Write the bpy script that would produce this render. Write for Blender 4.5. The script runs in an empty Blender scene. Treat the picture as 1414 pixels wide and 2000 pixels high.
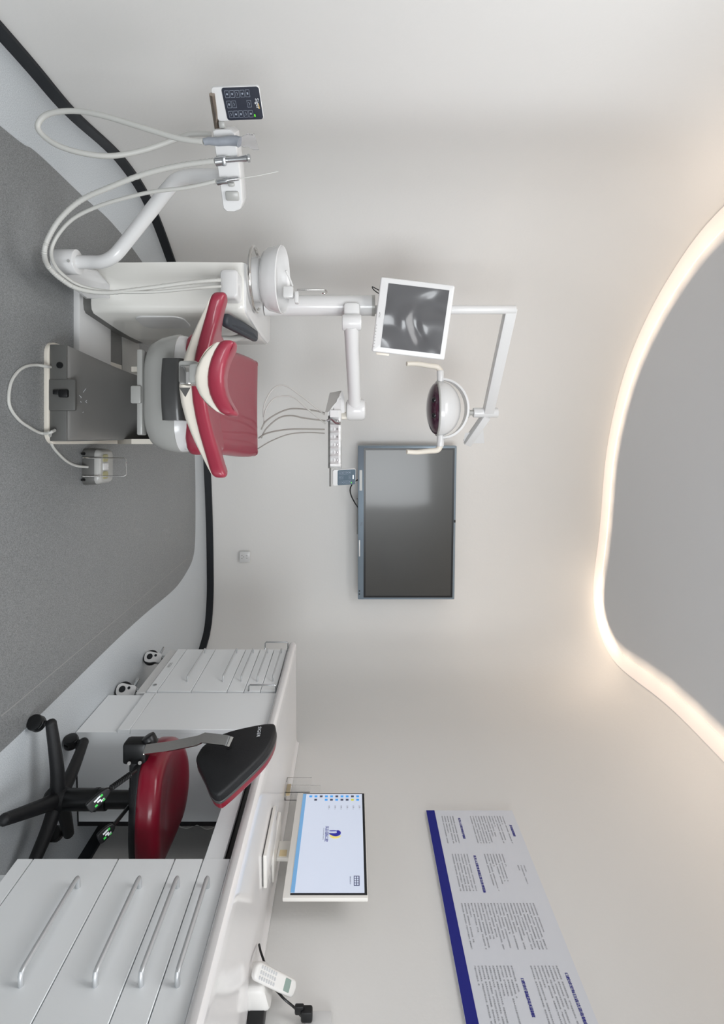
import bpy, bmesh, math, random
from mathutils import Vector, Matrix
random.seed(3)
C = bpy.context.scene.collection
PI = math.pi
# ------------------------------------------------------------------ camera (portrait frame, camera turned on its side)
F, UC, XC, H = 1050.0, 865.0, 688.0, 1.19
PHI = math.atan(53.0 / F)
FW = Vector((math.sin(PHI), math.cos(PHI), 0)); RT = Vector((math.cos(PHI), -math.sin(PHI), 0)); UP = Vector((0, 0, 1))
cam_d = bpy.data.cameras.new('camera'); cam = bpy.data.objects.new('camera', cam_d); C.objects.link(cam)
cam_d.sensor_width = 36; cam_d.lens = F / 2000 * 36
cam_d.shift_x = (707 - XC) / 2000; cam_d.shift_y = (UC - 1000) / 2000
cam_d.clip_start = .02
m = Matrix((UP, -RT, -FW)).transposed().to_4x4(); m.translation = (0, 0, H)
cam.matrix_world = m
bpy.context.scene.camera = cam
# ------------------------------------------------------------------ world, lamps, exposure
sc = bpy.context.scene
sc.view_settings.view_transform = 'Standard'; sc.view_settings.look = 'None'
sc.view_settings.gamma = 1; sc.view_settings.use_curve_mapping = False
sc.view_settings.exposure = 0.12
w = bpy.data.worlds.new('daylight'); sc.world = w; w.use_nodes = True
w.node_tree.nodes['Background'].inputs[0].default_value = (.93, .97, 1.0, 1)
w.node_tree.nodes['Background'].inputs[1].default_value = .50
def area(name, loc, target, sx, sy, power, col=(1, 1, 1), spread=None):
    l = bpy.data.lights.new(name, 'AREA'); l.shape = 'RECTANGLE'; l.size = sx; l.size_y = sy; l.energy = power; l.color = col
    if spread: l.spread = spread
    o = bpy.data.objects.new(name, l); C.objects.link(o); o.location = loc
    o.rotation_euler = (Vector(target) - Vector(loc)).to_track_quat('-Z', 'Y').to_euler()
    return o
area('ceiling_lamp', (-0.1, 1.2, 2.74), (0.15, 2.6, .5), 1.4, 1.3, 27, (1, 1, 1), spread=2.5)
area('window_daylight', (1.6, -1.2, 1.6), (-.2, 4.0, 1.2), 1.8, 1.9, 52, (.93, .97, 1), spread=2.0)

# ------------------------------------------------------------------ coordinates
def P(U, x, d): return RT * ((U - UC) / F * d) + FW * d + Vector((0, 0, H + (x - XC) / F * d))
def L(xc, d, z): return RT * xc + FW * d + Vector((0, 0, z))
def FL(U, x, z=0.0): return P(U, x, F * (H - z) / (XC - x))
def CE(U, x, z): return P(U, x, F * (z - H) / (x - XC))
def WX(U, x, X):                                    # point on the vertical plane X = const
    zc = F * X / math.cos(PHI) / (U - 812.0)
    return P(U, x, zc)
def onplane(U, x, p0, n):
    o = Vector((0, 0, H)); r = P(U, x, 1) - o
    return o + r * ((p0 - o).dot(n) / r.dot(n))

# ------------------------------------------------------------------ materials
def srgb(r, g, b):
    f = lambda c: (c / 255 / 12.92) if c <= 10 else ((c / 255 + .055) / 1.055) ** 2.4
    return (f(r), f(g), f(b), 1)
def mat(name, col, rough=.5, metal=0, var=.05, scale=6, bump=0, bscale=200, coat=0, emit=0, trans=0, ior=1.45, spec=.5, alpha=1):
    mt = bpy.data.materials.new(name); mt.use_nodes = True; nt = mt.node_tree; N = nt.nodes; b = N['Principled BSDF']
    c = srgb(*col)
    tc = N.new('ShaderNodeTexCoord')
    no = N.new('ShaderNodeTexNoise'); no.inputs['Scale'].default_value = scale; no.inputs['Detail'].default_value = 4
    nt.links.new(tc.outputs['Object'], no.inputs['Vector'])
    mx = N.new('ShaderNodeMix'); mx.data_type = 'RGBA'
    nt.links.new(no.outputs['Fac'], mx.inputs[0])
    mx.inputs[6].default_value = tuple(v * (1 - var) for v in c[:3]) + (1,)
    mx.inputs[7].default_value = tuple(min(1, v * (1 + var)) for v in c[:3]) + (1,)
    nt.links.new(mx.outputs[2], b.inputs['Base Color'])
    b.inputs['Roughness'].default_value = rough; b.inputs['Metallic'].default_value = metal
    b.inputs['Coat Weight'].default_value = coat; b.inputs['Coat Roughness'].default_value = .08
    b.inputs['Transmission Weight'].default_value = trans; b.inputs['IOR'].default_value = ior
    b.inputs['Specular IOR Level'].default_value = spec; b.inputs['Alpha'].default_value = alpha
    if emit:
        b.inputs['Emission Color'].default_value = c; b.inputs['Emission Strength'].default_value = emit
    if bump:
        n2 = N.new('ShaderNodeTexNoise'); n2.inputs['Scale'].default_value = bscale; n2.inputs['Detail'].default_value = 3
        nt.links.new(tc.outputs['Object'], n2.inputs['Vector'])
        bp = N.new('ShaderNodeBump'); bp.inputs['Strength'].default_value = bump; bp.inputs['Distance'].default_value = .002
        nt.links.new(n2.outputs['Fac'], bp.inputs['Height']); nt.links.new(bp.outputs[0], b.inputs['Normal'])
    return mt
def speck(name, c1, c2, rough, scale):
    mt = mat(name, c1, rough, bump=.25, bscale=300); nt = mt.node_tree; N = nt.nodes; b = N['Principled BSDF']
    tc = N.new('ShaderNodeTexCoord'); no = N.new('ShaderNodeTexNoise'); no.inputs['Scale'].default_value = scale
    no.inputs['Detail'].default_value = 6; no.inputs['Roughness'].default_value = .75
    nt.links.new(tc.outputs['Object'], no.inputs['Vector'])
    r = N.new('ShaderNodeValToRGB'); r.color_ramp.elements[0].position = .38; r.color_ramp.elements[1].position = .66
    r.color_ramp.elements[0].color = srgb(*c1); r.color_ramp.elements[1].color = srgb(*c2)
    n3 = N.new('ShaderNodeTexNoise'); n3.inputs['Scale'].default_value = 2.2; nt.links.new(tc.outputs['Object'], n3.inputs['Vector'])
    mr = N.new('ShaderNodeMapRange'); mr.inputs[3].default_value = rough - .08; mr.inputs[4].default_value = rough + .1
    nt.links.new(n3.outputs['Fac'], mr.inputs[0]); nt.links.new(mr.outputs[0], b.inputs['Roughness'])
    nt.links.new(no.outputs['Fac'], r.inputs[0]); nt.links.new(r.outputs[0], b.inputs['Base Color'])
    return mt
M = dict(
    wall=mat('wall_plaster', (224, 223, 221), .85, var=.018, scale=1.5, bump=.25, bscale=60),
    ceil=mat('ceiling_paint', (224, 224, 224), .9, var=.015, scale=1.5),
    strip=mat('light_diffuser', (220, 210, 203), .6, var=.0, emit=.40),
    base=mat('black_skirting', (16, 20, 26), .45),
    floor=speck('grey_vinyl', (180, 186, 191), (222, 227, 231), .36, 260),
    dark=speck('charcoal_vinyl', (104, 106, 107), (150, 152, 153), .30, 240),
    seam=mat('weld_seam', (150, 150, 150), .5),
    cab=mat('cabinet_lacquer', (243, 246, 248), .32, var=.012, coat=.15),
    cabin=mat('cabinet_carcass', (190, 191, 193), .5, var=.02),
    top=mat('white_solid_surface', (232, 230, 230), .14, var=.01, coat=.4),
    chrome=mat('brushed_steel', (200, 202, 204), .25, 1, var=.03, scale=40),
    alu=mat('matte_aluminium', (205, 207, 209), .42, .55, var=.02, scale=40),
    shiny=mat('polished_chrome', (205, 203, 200), .08, 1, var=.02),
    brass=mat('satin_metal', (170, 158, 146), .25, 1, var=.03),
    white=mat('white_enamel', (214, 214, 214), .25, var=.01, coat=.3),
    cream=mat('cream_plastic', (222, 216, 205), .35, var=.015),
    pgrey=mat('grey_plastic', (166, 166, 163), .35, var=.02, coat=.2),
    dgrey=mat('dark_grey_plastic', (92, 92, 90), .4, var=.03),
    agrey=mat('filmed_grey_grip', (142, 147, 155), .35, var=.12, scale=60),
    cgrey=mat('charcoal_plastic', (66, 66, 66), .35, var=.03, coat=.2),
    bgrey=mat('base_cover_grey', (120, 119, 117), .38, var=.03, coat=.1),
    tower=mat('tower_ivory', (226, 225, 220), .2, var=.01, coat=.5),
    black=mat('black_plastic', (14, 15, 17), .38, var=.1),
    blackm=mat('black_moulded', (17, 18, 21), .5, var=.1, bump=.5, bscale=500),
    arm=mat('armrest_rubber', (48, 53, 60), .5, var=.05),
    red=mat('crimson_vinyl', (140, 38, 58), .45, var=.05, scale=3, bump=.12, bscale=120, coat=.35),
    red2=mat('deep_red_vinyl', (124, 15, 38), .3, var=.06, scale=3, bump=.1, bscale=100, coat=.25),
    hose=mat('grey_hose', (192, 192, 188), .4, var=.03),
    hosed=mat('dark_hose', (150, 148, 142), .45, var=.03),
    screen=mat('screen_glass', (58, 58, 56), .33, var=.04, scale=2, coat=.35),
    tvframe=mat('tv_blue_grey_frame', (132, 146, 158), .3, .4, var=.02),
    tvdark=mat('tv_black_border', (18, 20, 24), .3),
    panel=mat('control_panel_navy', (40, 44, 56), .3, var=.03, coat=.3),
    panel2=mat('control_panel_slate', (84, 100, 112), .3, var=.03, coat=.3),
    line=mat('panel_print', (150, 158, 172), .5),
    ltext=mat('white_print', (225, 228, 232), .5),
    gold=mat('gold_print', (190, 160, 90), .4),
    green=mat('green_led', (90, 220, 40), .5, emit=.8),
    greenp=mat('green_print', (60, 200, 80), .5),
    paper=mat('poster_board', (214, 217, 224), .55, var=.02, scale=3),
    blue=mat('blue_print', (10, 20, 125), .5),
    bluet=mat('blue_lettering', (40, 42, 140), .5),
    gtext=mat('grey_lettering', (132, 134, 140), .6),
    lcd=mat('lit_desktop_screen', (196, 204, 220), .3, var=.02, scale=1.2, emit=.42, spec=.2),
    lcdblue=mat('screen_taskbar', (110, 160, 205), .3, emit=.35),
    lcdtext=mat('screen_dark_print', (70, 75, 110), .4, emit=.15),
    icon1=mat('screen_icon_blue', (60, 150, 225), .4, emit=.4), icon2=mat('screen_icon_yellow', (200, 200, 70), .4, emit=.4),
    icon3=mat('screen_icon_dark', (70, 75, 95), .4, emit=.2), logoblue=mat('screen_logo_blue', (40, 40, 150), .4, emit=.3),
    logoyel=mat('screen_logo_yellow', (220, 205, 120), .4, emit=.4),
    bezel=mat('monitor_white_bezel', (228, 225, 220), .3, var=.01),
    phone=mat('phone_white', (222, 220, 217), .35, var=.01),
    lcdg=mat('phone_lcd', (138, 156, 148), .25),
    acry=mat('clear_acrylic', (250, 250, 250), .03, trans=1, ior=1.3),
    card=mat('beige_card', (225, 205, 165), .6),
    film=mat('clear_film', (245, 245, 248), .25, trans=1, ior=1.1, bump=.8, bscale=90),
    lens=mat('lamp_purple_lens', (58, 26, 44), .12, var=.3, scale=60, coat=.6),
    lensd=mat('lamp_bulb_dark', (20, 20, 24), .15), lensr=mat('lamp_red_line', (120, 30, 40), .3),
    pad=mat('pedal_pad', (160, 156, 120), .5),
)
# the film-covered side screen: dark glass with wrinkles that bend the reflections
def film_screen():
    mt = mat('film_covered_screen', (88, 88, 90), .22, coat=.2, spec=.5); nt = mt.node_tree; N = nt.nodes; b = N['Principled BSDF']
    tc = N.new('ShaderNodeTexCoord'); wv = N.new('ShaderNodeTexNoise'); wv.inputs['Scale'].default_value = 4.5; wv.inputs['Detail'].default_value = 0
    wv.inputs['Distortion'].default_value = 1.2
    nt.links.new(tc.outputs['Object'], wv.inputs['Vector'])
    bp = N.new('ShaderNodeBump'); bp.inputs['Strength'].default_value = 1; bp.inputs['Distance'].default_value = .035
    nt.links.new(wv.outputs['Fac'], bp.inputs['Height']); nt.links.new(bp.outputs[0], b.inputs['Normal']); nt.links.new(bp.outputs[0], b.inputs['Coat Normal'])
    return mt
M['film_screen'] = film_screen()

# ------------------------------------------------------------------ mesh helpers
def rootof(o):
    while o and o.parent: o = o.parent
    return o
def finish(name, bm, mt, parent=None, smooth=40, off=None):
    bmesh.ops.remove_doubles(bm, verts=bm.verts, dist=1e-6)
    bmesh.ops.recalc_face_normals(bm, faces=bm.faces)
    lim = math.radians(smooth)
    for f in bm.faces: f.smooth = True
    for e in bm.edges:
        if len(e.link_faces) == 2:
            e.smooth = e.calc_face_angle(0) < lim
    r = rootof(parent) if parent else None
    base = off if off is not None else (Vector(r.location) if r else Vector((0, 0, 0)))
    bmesh.ops.translate(bm, verts=bm.verts, vec=-base)
    me = bpy.data.meshes.new(name); bm.to_mesh(me); bm.free()
    ms = mt if isinstance(mt, (list, tuple)) else [mt]
    for q in ms: me.materials.append(q)
    o = bpy.data.objects.new(name, me); C.objects.link(o)
    if parent: o.parent = parent
    elif off is not None: o.location = off
    return o
def thing(name, label, cat, loc, group=None):
    o = bpy.data.objects.new(name, None); C.objects.link(o); o.location = loc; o.empty_display_size = .05
    o['label'] = label; o['category'] = cat
    if group: o['group'] = group
    return o
def tag(o, label, cat, group=None):
    o['label'] = label; o['category'] = cat
    if group: o['group'] = group
    return o
def struct(o): o['kind'] = 'structure'; return o
def NB(): return bmesh.new()
def basis(ax, ay=None):
    ax = Vector(ax).normalized()
    if ay is None: ay = Vector((0, 0, 1)) if abs(ax.z) < .9 else Vector((0, 1, 0))
    az = ax.cross(Vector(ay)).normalized(); ay = az.cross(ax).normalized()
    return ax, ay, az
def box(bm, c, s, ax=(1, 0, 0), ay=(0, 1, 0), bev=0, seg=2):
    ax, ay, az = basis(ax, ay)
    t = bmesh.new()
    bmesh.ops.create_cube(t, size=1)
    for v in t.verts: v.co = Vector((v.co.x * s[0], v.co.y * s[1], v.co.z * s[2]))
    if bev: bmesh.ops.bevel(t, geom=t.edges[:], offset=min(bev, min(s) * .49), segments=seg, affect='EDGES', profile=.5)
    c = Vector(c)
    for v in t.verts: v.co = c + ax * v.co.x + ay * v.co.y + az * v.co.z
    join(bm, t)
def join(bm, t):
    me = bpy.data.meshes.new('t'); t.to_mesh(me); t.free(); bm.from_mesh(me); bpy.data.meshes.remove(me)
def bx(bm, x0, x1, y0, y1, z0, z1, bev=0, seg=2):
    box(bm, ((x0 + x1) / 2, (y0 + y1) / 2, (z0 + z1) / 2), (abs(x1 - x0), abs(y1 - y0), abs(z1 - z0)), bev=bev, seg=seg)
def loft(bm, rings, caps=True, closed=True):
    vs = [[bm.verts.new(p) for p in r] for r in rings]
    n = len(vs[0])
    for a, b in zip(vs, vs[1:]):
        for i in range(n if closed else n - 1):
            j = (i + 1) % n
            bm.faces.new((a[i], a[j], b[j], b[i]))
    if caps:
        bm.faces.new(vs[0][::-1]); bm.faces.new(vs[-1])
    return vs
def spline(pts, n=8, closed=False):
    pts = [Vector(p) for p in pts]; out = []
    m_ = len(pts); seg = m_ if closed else m_ - 1
    for i in range(seg):
        if closed: p0, p1, p2, p3 = pts[(i - 1) % m_], pts[i], pts[(i + 1) % m_], pts[(i + 2) % m_]
        else: p0, p1, p2, p3 = pts[max(i - 1, 0)], pts[i], pts[i + 1], pts[min(i + 2, m_ - 1)]
        for k in range(n):
            t = k / n
            out.append(.5 * ((2 * p1) + (p2 - p0) * t + (2 * p0 - 5 * p1 + 4 * p2 - p3) * t * t + (3 * p1 - p0 - 3 * p2 + p3) * t ** 3))
    if not closed: out.append(pts[-1])
    return out
def tube(bm, path, r, n=12, rr=None, caps=True):
    path = [Vector(p) for p in path]; rings = []; prev = None
    for i, p in enumerate(path):
        t = (path[min(i + 1, len(path) - 1)] - path[max(i - 1, 0)]).normalized()
        if prev is None:
            ref = Vector((0, 0, 1)) if abs(t.z) < .9 else Vector((1, 0, 0)); u = t.cross(ref).normalized()
        else: u = (prev - t * prev.dot(t)).normalized()
        prev = u; v = t.cross(u)
        R = rr(i / (len(path) - 1)) if rr else r
        rings.append([p + (u * math.cos(a) + v * math.sin(a)) * R for a in [2 * PI * k / n for k in range(n)]])
    loft(bm, rings, caps)
def cyl(bm, a, b, r, r2=None, n=24, bev=0):
    a, b = Vector(a), Vector(b); r2 = r if r2 is None else r2
    if bev:
        d = (b - a).normalized()
        tube(bm, [a, a + d * bev * .3, a + d * bev, b - d * bev, b - d * bev * .3, b], r, n, rr=lambda t: 0) if False else None
        pts = [(a, r - bev), (a + d * bev * .3, r - bev * .3), (a + d * bev, r), (b - d * bev, r2), (b - d * bev * .3, r2 - bev * .3), (b, r2 - bev)]
    else: pts = [(a, r), (b, r2)]
    ax = (b - a).normalized(); ref = Vector((0, 0, 1)) if abs(ax.z) < .9 else Vector((1, 0, 0))
    u = ax.cross(ref).normalized(); v = ax.cross(u)
    loft(bm, [[p + (u * math.cos(2 * PI * k / n) + v * math.sin(2 * PI * k / n)) * R for k in range(n)] for p, R in pts])
def lathe(bm, c, prof, axis=(0, 0, 1), n=36, caps=True):
    ax = Vector(axis).normalized(); ref = Vector((0, 0, 1)) if abs(ax.z) < .9 else Vector((1, 0, 0))
    u = ax.cross(ref).normalized(); v = ax.cross(u); c = Vector(c)
    loft(bm, [[c + ax * z + (u * math.cos(2 * PI * k / n) + v * math.sin(2 * PI * k / n)) * r for k in range(n)] for r, z in prof], caps)
def rrect(w_, h_, r, n=5):
    out = []
    for cx, cy, a0 in ((w_ / 2 - r, h_ / 2 - r, 0), (-w_ / 2 + r, h_ / 2 - r, 90), (-w_ / 2 + r, -h_ / 2 + r, 180), (w_ / 2 - r, -h_ / 2 + r, 270)):
        for k in range(n + 1):
            a = math.radians(a0 + 90 * k / n); out.append((cx + r * math.cos(a), cy + r * math.sin(a)))
    return out
def inset2(o, d):
    n = len(o); out = []
    A = sum(o[i][0] * o[(i + 1) % n][1] - o[(i + 1) % n][0] * o[i][1] for i in range(n))
    s = 1 if A > 0 else -1
    for i in range(n):
        a, b = Vector(o[i - 1]), Vector(o[(i + 1) % n]); t = (b - a)
        if t.length < 1e-9: out.append(tuple(o[i])); continue
        t.normalize(); nrm = Vector((-t.y, t.x)) * s
        out.append((o[i][0] + nrm.x * d, o[i][1] + nrm.y * d))
    return out
def pad(bm, outline, T, r, fn, rings=6, rb=None):
    """cushion / moulded slab: outline in 2-D, thickness T, rounded rim r; fn(x,y,z) -> world"""
    rb = r if rb is None else rb
    cx = sum(p[0] for p in outline) / len(outline); cy = sum(p[1] for p in outline) / len(outline)
    lay = []
    def conc(o, z, rev):
        ks = [k / rings for k in range(rings, 0, -1)] if rev else [k / rings for k in range(1, rings + 1)]
        return [([(cx + (p[0] - cx) * (k if k > 0 else .001), cy + (p[1] - cy) * k) for p in o], z) for k in ks]
    ob = inset2(outline, rb); ot = inset2(outline, r)
    lay += [([(cx + (p[0] - cx) * .02, cy + (p[1] - cy) * .02) for p in ob], 0)] + conc(ob, 0, False)
    for k in range(1, 5):
        a = PI / 2 * k / 5; lay.append((inset2(outline, rb * (1 - math.sin(a))), rb * (1 - math.cos(a))))
    lay.append((outline, rb))
    if T - r > rb + 1e-5: lay.append((outline, T - r))
    for k in range(1, 5):
        a = PI / 2 * k / 5; lay.append((inset2(outline, r * (1 - math.cos(a))), T - r + r * math.sin(a)))
    lay += conc(ot, T, True) + [([(cx + (p[0] - cx) * .02, cy + (p[1] - cy) * .02) for p in ot], T)]
    loft(bm, [[fn(p[0], p[1], z) for p in o] for o, z in lay])
def smooth2(o, n=4):
    return [(v.x, v.y) for v in spline([Vector((p[0], p[1], 0)) for p in o], n, True)]
def hosepath(coords, sc_, ox, oy, d0, d1, n=6):
    N = len(coords)
    return spline([P(oy + sc_ * y, ox + sc_ * x, d0 + (d1 - d0) * i / (N - 1)) for i, (x, y) in enumerate(coords)], n)
def text(name, body, size, mt, org, right, up, parent, align='LEFT', res=2, line=1.0, width=None, lift=.0004):
    cu = bpy.data.curves.new('t', 'FONT'); cu.body = body; cu.size = size; cu.align_x = align; cu.resolution_u = res
    cu.space_line = line
    o = bpy.data.objects.new('t', cu); C.objects.link(o)
    dg = bpy.context.evaluated_depsgraph_get(); me = bpy.data.meshes.new_from_object(o.evaluated_get(dg))
    bpy.data.objects.remove(o)
    right = Vector(right).normalized(); up = Vector(up).normalized(); nn = right.cross(up)
    b = bmesh.new(); b.from_mesh(me); bpy.data.meshes.remove(me)
    if width and b.verts:
        xs = [v.co.x for v in b.verts]; k = width / max(1e-6, max(xs) - min(xs))
        for v in b.verts: v.co.x *= k
    for v in b.verts: v.co = Vector(org) + right * v.co.x + up * v.co.y + nn * lift
    r = rootof(parent); bmesh.ops.translate(b, verts=b.verts, vec=-Vector(r.location))
    me = bpy.data.meshes.new(name); b.to_mesh(me); b.free(); me.materials.append(mt)
    q = bpy.data.objects.new(name, me); C.objects.link(q); q.parent = parent
    return q
def copytree(root, delta, label):
    r = root.copy(); C.objects.link(r); r.location = Vector(root.location) + Vector(delta); r['label'] = label
    for ch in root.children:
        c = ch.copy(); C.objects.link(c); c.parent = r
        for g in ch.children:
            d = g.copy(); C.objects.link(d); d.parent = c
    return r

# ================================================================== SETTING
ZC = 2.85
wl = [(-1.29, -1.9), (-1.29, -.5), (-1.285, .8)]
for U, x in ((74, 0), (215, 124), (307, 223), (396, 282), (510, 327), (600, 356), (700, 376), (830, 393), (920, 399), (1020, 403), (1100, 404.5), (1164, 404.5), (1224, 400), (1265, 390)):
    q = FL(U, x); wl.append((q.x, q.y))
wl += [(1.90, 3.86), (1.93, 3.5), (1.93, 3.1), (1.93, 2.0), (1.93, .5), (1.93, -1.9)]
wallc = spline([Vector((a, b, 0)) for a, b in wl], 8)
cl = [(-1.20, -1.9), (-1.20, .2)]
for U, x in ((404, 1414), (524, 1320), (632, 1260), (740, 1218), (878, 1187), (1010, 1176), (1070, 1170), (1136, 1160), (1196, 1162), (1286, 1194), (1358, 1284), (1400, 1332)):
    q = CE(U, x, ZC); cl.append((q.x, q.y))
cl.insert(2, (-1.08, 1.6))
cl += [(1.56, 1.9), (1.58, .4), (1.58, -1.9)]
openc = spline([Vector((a, b, 0)) for a, b in cl], 8)
def resample(c, n):
    Ls = [0]
    for a, b in zip(c, c[1:]): Ls.append(Ls[-1] + (b - a).length)
    out = []; j = 0
    for i in range(n):
        s = Ls[-1] * i / (n - 1)
        while j < len(c) - 2 and Ls[j + 1] < s: j += 1
        out.append(c[j].lerp(c[j + 1], (s - Ls[j]) / max(1e-9, Ls[j + 1] - Ls[j])))
    return out
NS = 161
wc = resample(wallc, NS)
oc = []                                            # opening point facing each wall point: same bearing from the room middle
def bearing(p, c): return math.atan2(p.x - c.x, p.y - c.y)
ocr = resample(openc, 600)
mid = Vector((.3, 2.2, 0))
for p in wc:
    if p.y < 2.0:
        cand = [q for q in ocr if (q.x < .3) == (p.x < .3)]
        q = min(cand, key=lambda q: abs(q.y - p.y))
    else:
        a = bearing(p, mid); q = min([q for q in ocr if q.y > 1.6], key=lambda q: abs(bearing(q, mid) - a))
    oc.append(q.copy())
for _ in range(6): oc = [oc[0]] + [(oc[i - 1] + oc[i] * 2 + oc[i + 1]) / 4 for i in range(1, NS - 1)] + [oc[-1]]
Z0 = 2.08
bm = NB(); rows = [[p + Vector((0, 0, z)) for p in wc] for z in (0, .5, 1, 1.5, Z0)]
for k in range(1, 15):
    t = PI / 2 * k / 14
    rows.append([wc[i].lerp(oc[i], 1 - math.cos(t)) + Vector((0, 0, Z0 + (ZC - Z0) * math.sin(t))) for i in range(NS)])
loft(bm, rows, caps=False, closed=False)
wall = struct(finish('wall_curved', bm, M['wall'], smooth=80))
inn = []
for i in range(NS):
    t = (oc[min(i + 1, NS - 1)] - oc[max(i - 1, 0)]).normalized(); inn.append(oc[i] + Vector((t.y, -t.x, 0)) * .095)
bm = NB(); up_ = Vector((0, 0, ZC)); 
a = [bm.verts.new(p + up_) for p in inn]; bm.faces.new(a)
ceil = struct(finish('ceiling', bm, M['ceil']))
bm = NB()
loft(bm, [[p + Vector((0, 0, ZC + .001)) for p in oc], [p + Vector((0, 0, ZC - .008)) for p in oc], [p + Vector((0, 0, ZC - .008)) for p in inn], [p + Vector((0, 0, ZC + .001)) for p in inn]], caps=False, closed=False)
struct(finish('trim_1', bm, M['strip'], smooth=30))['label'] = 'luminous band edging the ceiling panel'
# warm spill of the band: added unseen area lights on its room side, shining outwards
for i in range(34, NS - 30, 3):
    t = (oc[i + 1] - oc[i - 1]).normalized(); nrm = Vector((-t.y, t.x, 0)); p = oc[i] - nrm * .14 + Vector((0, 0, ZC - .10))
    hot = 2.2 if 1.0 < oc[i].x < 1.5 and oc[i].y > 3.3 else 1.0
    area('band_glow_fill', p, p + nrm * .3 + Vector((0, 0, .04)), .26, .10, .20 * hot, (1, .78, .58))
# skirting
bm = NB(); off = []
for i in range(len(wallc)):
    t = (wallc[min(i + 1, len(wallc) - 1)] - wallc[max(i - 1, 0)]).normalized(); off.append(Vector((t.y, -t.x, 0)))
loft(bm, [[p + o * .001 + Vector((0, 0, .0)) for p, o in zip(wallc, off)], [p + o * .014 for p, o in zip(wallc, off)],
          [p + o * .014 + Vector((0, 0, .052)) for p, o in zip(wallc, off)], [p + o * .001 + Vector((0, 0, .054)) for p, o in zip(wallc, off)]], caps=False, closed=False)
struct(finish('baseboard_wall', bm, M['base'], smooth=30))
# floor: light border + charcoal inlay with welded seams
bm = NB(); a = [bm.verts.new(p + (-o) * .0) for p, o in zip(wallc, off)]; f = bm.faces.new(a)
g = bmesh.ops.extrude_face_region(bm, geom=[f]); bmesh.ops.translate(bm, verts=[v for v in g['geom'] if isinstance(v, bmesh.types.BMVert)], vec=(0, 0, -.1))
floor = struct(finish('floor', bm, M['floor']))
il = [(-1.0, -1.85), (-1.0, .8)]
for U, x in ((247, 0), (297, 69), (381, 158), (436, 218), (505, 272), (580, 318), (680, 355), (800, 374), (905, 380), (1000, 381), (1060, 380), (1090, 376), (1115, 365), (1150, 340), (1200, 281), (1257, 219), (1415, 57)):
    q = FL(U, x); il.append((q.x, q.y))
il += [(1.128, 1.2), (1.125, -1.85)]
ilc = spline([Vector((a, b, 0)) for a, b in il], 6)
bm = NB(); loft(bm, [[p + Vector((0, 0, .0)) for p in ilc], [p + Vector((0, 0, .003)) for p in ilc]], caps=False)
bm.faces.new([v for v in bm.verts if v.co.z > .002])
inlay = finish('charcoal_inlay', bm, M['dark'], floor)
bm = NB()
for pts in ([FL(1399, 0), FL(1200, 237), FL(1110, 342), FL(1092, 364)],):
    for a, b in zip(pts, pts[1:]):
        d = (b - a).normalized(); box(bm, (a + b) / 2 + Vector((0, 0, .0032)), ((b - a).length, .005, .0012), d, Vector((-d.y, d.x, 0)))
finish('weld_seam', bm, M['seam'], floor)

# ================================================================== CABINET RUN
A = 1.345; XB = 1.755
def Yu(U, X=A): return WX(U, 600, X).y
def handle(bm, y0, y1, z, X=A, r=.0055, out=.032):
    tube(bm, [Vector((X, y0, z)), Vector((X - out * .7, y0, z)), Vector((X - out * .92, y0 + .003, z)), Vector((X - out, y0 + .012, z)), Vector((X - out, y1 - .012, z)), Vector((X - out * .92, y1 - .003, z)), Vector((X - out * .7, y1, z)), Vector((X, y1, z))], r, 10)
def drawers(root, y0, y1, zs, hy0, hy1, hz, hr=.0055, X=A, out=.032):
    for i in range(len(zs) - 1):
        bm = NB(); bx(bm, X, X + .019, y0 + .0015, y1 - .0015, zs[i] + .0015, zs[i + 1] - .0015, bev=.0015, seg=1)
        d = finish('drawer', bm, M['cab'], root)
        if hz[i]:
            bm = NB(); handle(bm, hy0, hy1, hz[i], X, hr, out); finish('handle', bm, M['alu'], d)
def carcass(root, y0, y1, z0, z1, X=A, mt='cab', xb=XB):
    bm = NB(); bx(bm, X + .019, xb, y0, y1, z0, z1); finish('carcass', bm, M[mt], root)
# near drawer unit
y1 = Yu(1676); y0 = y1 - .485
t = thing('drawer_cabinet', 'large white drawer cabinet with four long steel handles beside the red stool', 'cabinet', (1.55, (y0 + y1) / 2, 0))
carcass(t, y0, y1, .172, .82)
zs = [.2205, .479, .651, .737, .820]
hy0, hy1 = Yu(1925), Yu(1733)
drawers(t, y0, y1, zs, hy0, hy1, [.407, .583, .691, .777], hr=.0065)
bm = NB(); bx(bm, A, A + .019, y0 + .0015, y1 - .0015, .172, .219, bev=.0015, seg=1); finish('bottom_rail', bm, M['cab'], t)
bm = NB(); bx(bm, A + .045, XB - .02, y0, y1 - .01, 0, .172); finish('plinth', bm, M['cab'], t)
# white door unit
wy0, wy1 = Yu(1425), Yu(1353)
t = thing('plain_cabinet', 'narrow white cabinet with a plain blank door between trolley and knee space', 'cabinet', (1.55, (wy0 + wy1) / 2, 0))
carcass(t, wy0, wy1, .182, .82)
bm = NB(); bx(bm, A, A + .019, wy0, wy1 - .0015, .2365, .82, bev=.0015, seg=1); finish('door', bm, M['cab'], t)
bm = NB(); bx(bm, A, A + .019, wy0, wy1 - .0015, .182, .2345, bev=.0015, seg=1); finish('bottom_rail', bm, M['cab'], t)
bm = NB(); bx(bm, A + .012, XB, wy0, wy1, 0.004, .182); finish('plinth', bm, M['cab'], t)
bm = NB(); bx(bm, XB, XB + .02, wy0, wy0 + .01, 0, .82); bx(bm, A + .02, XB, wy0 - .001, wy0 + .006, 0, .006); finish('gap_strip', bm, M['black'], t)
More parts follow.
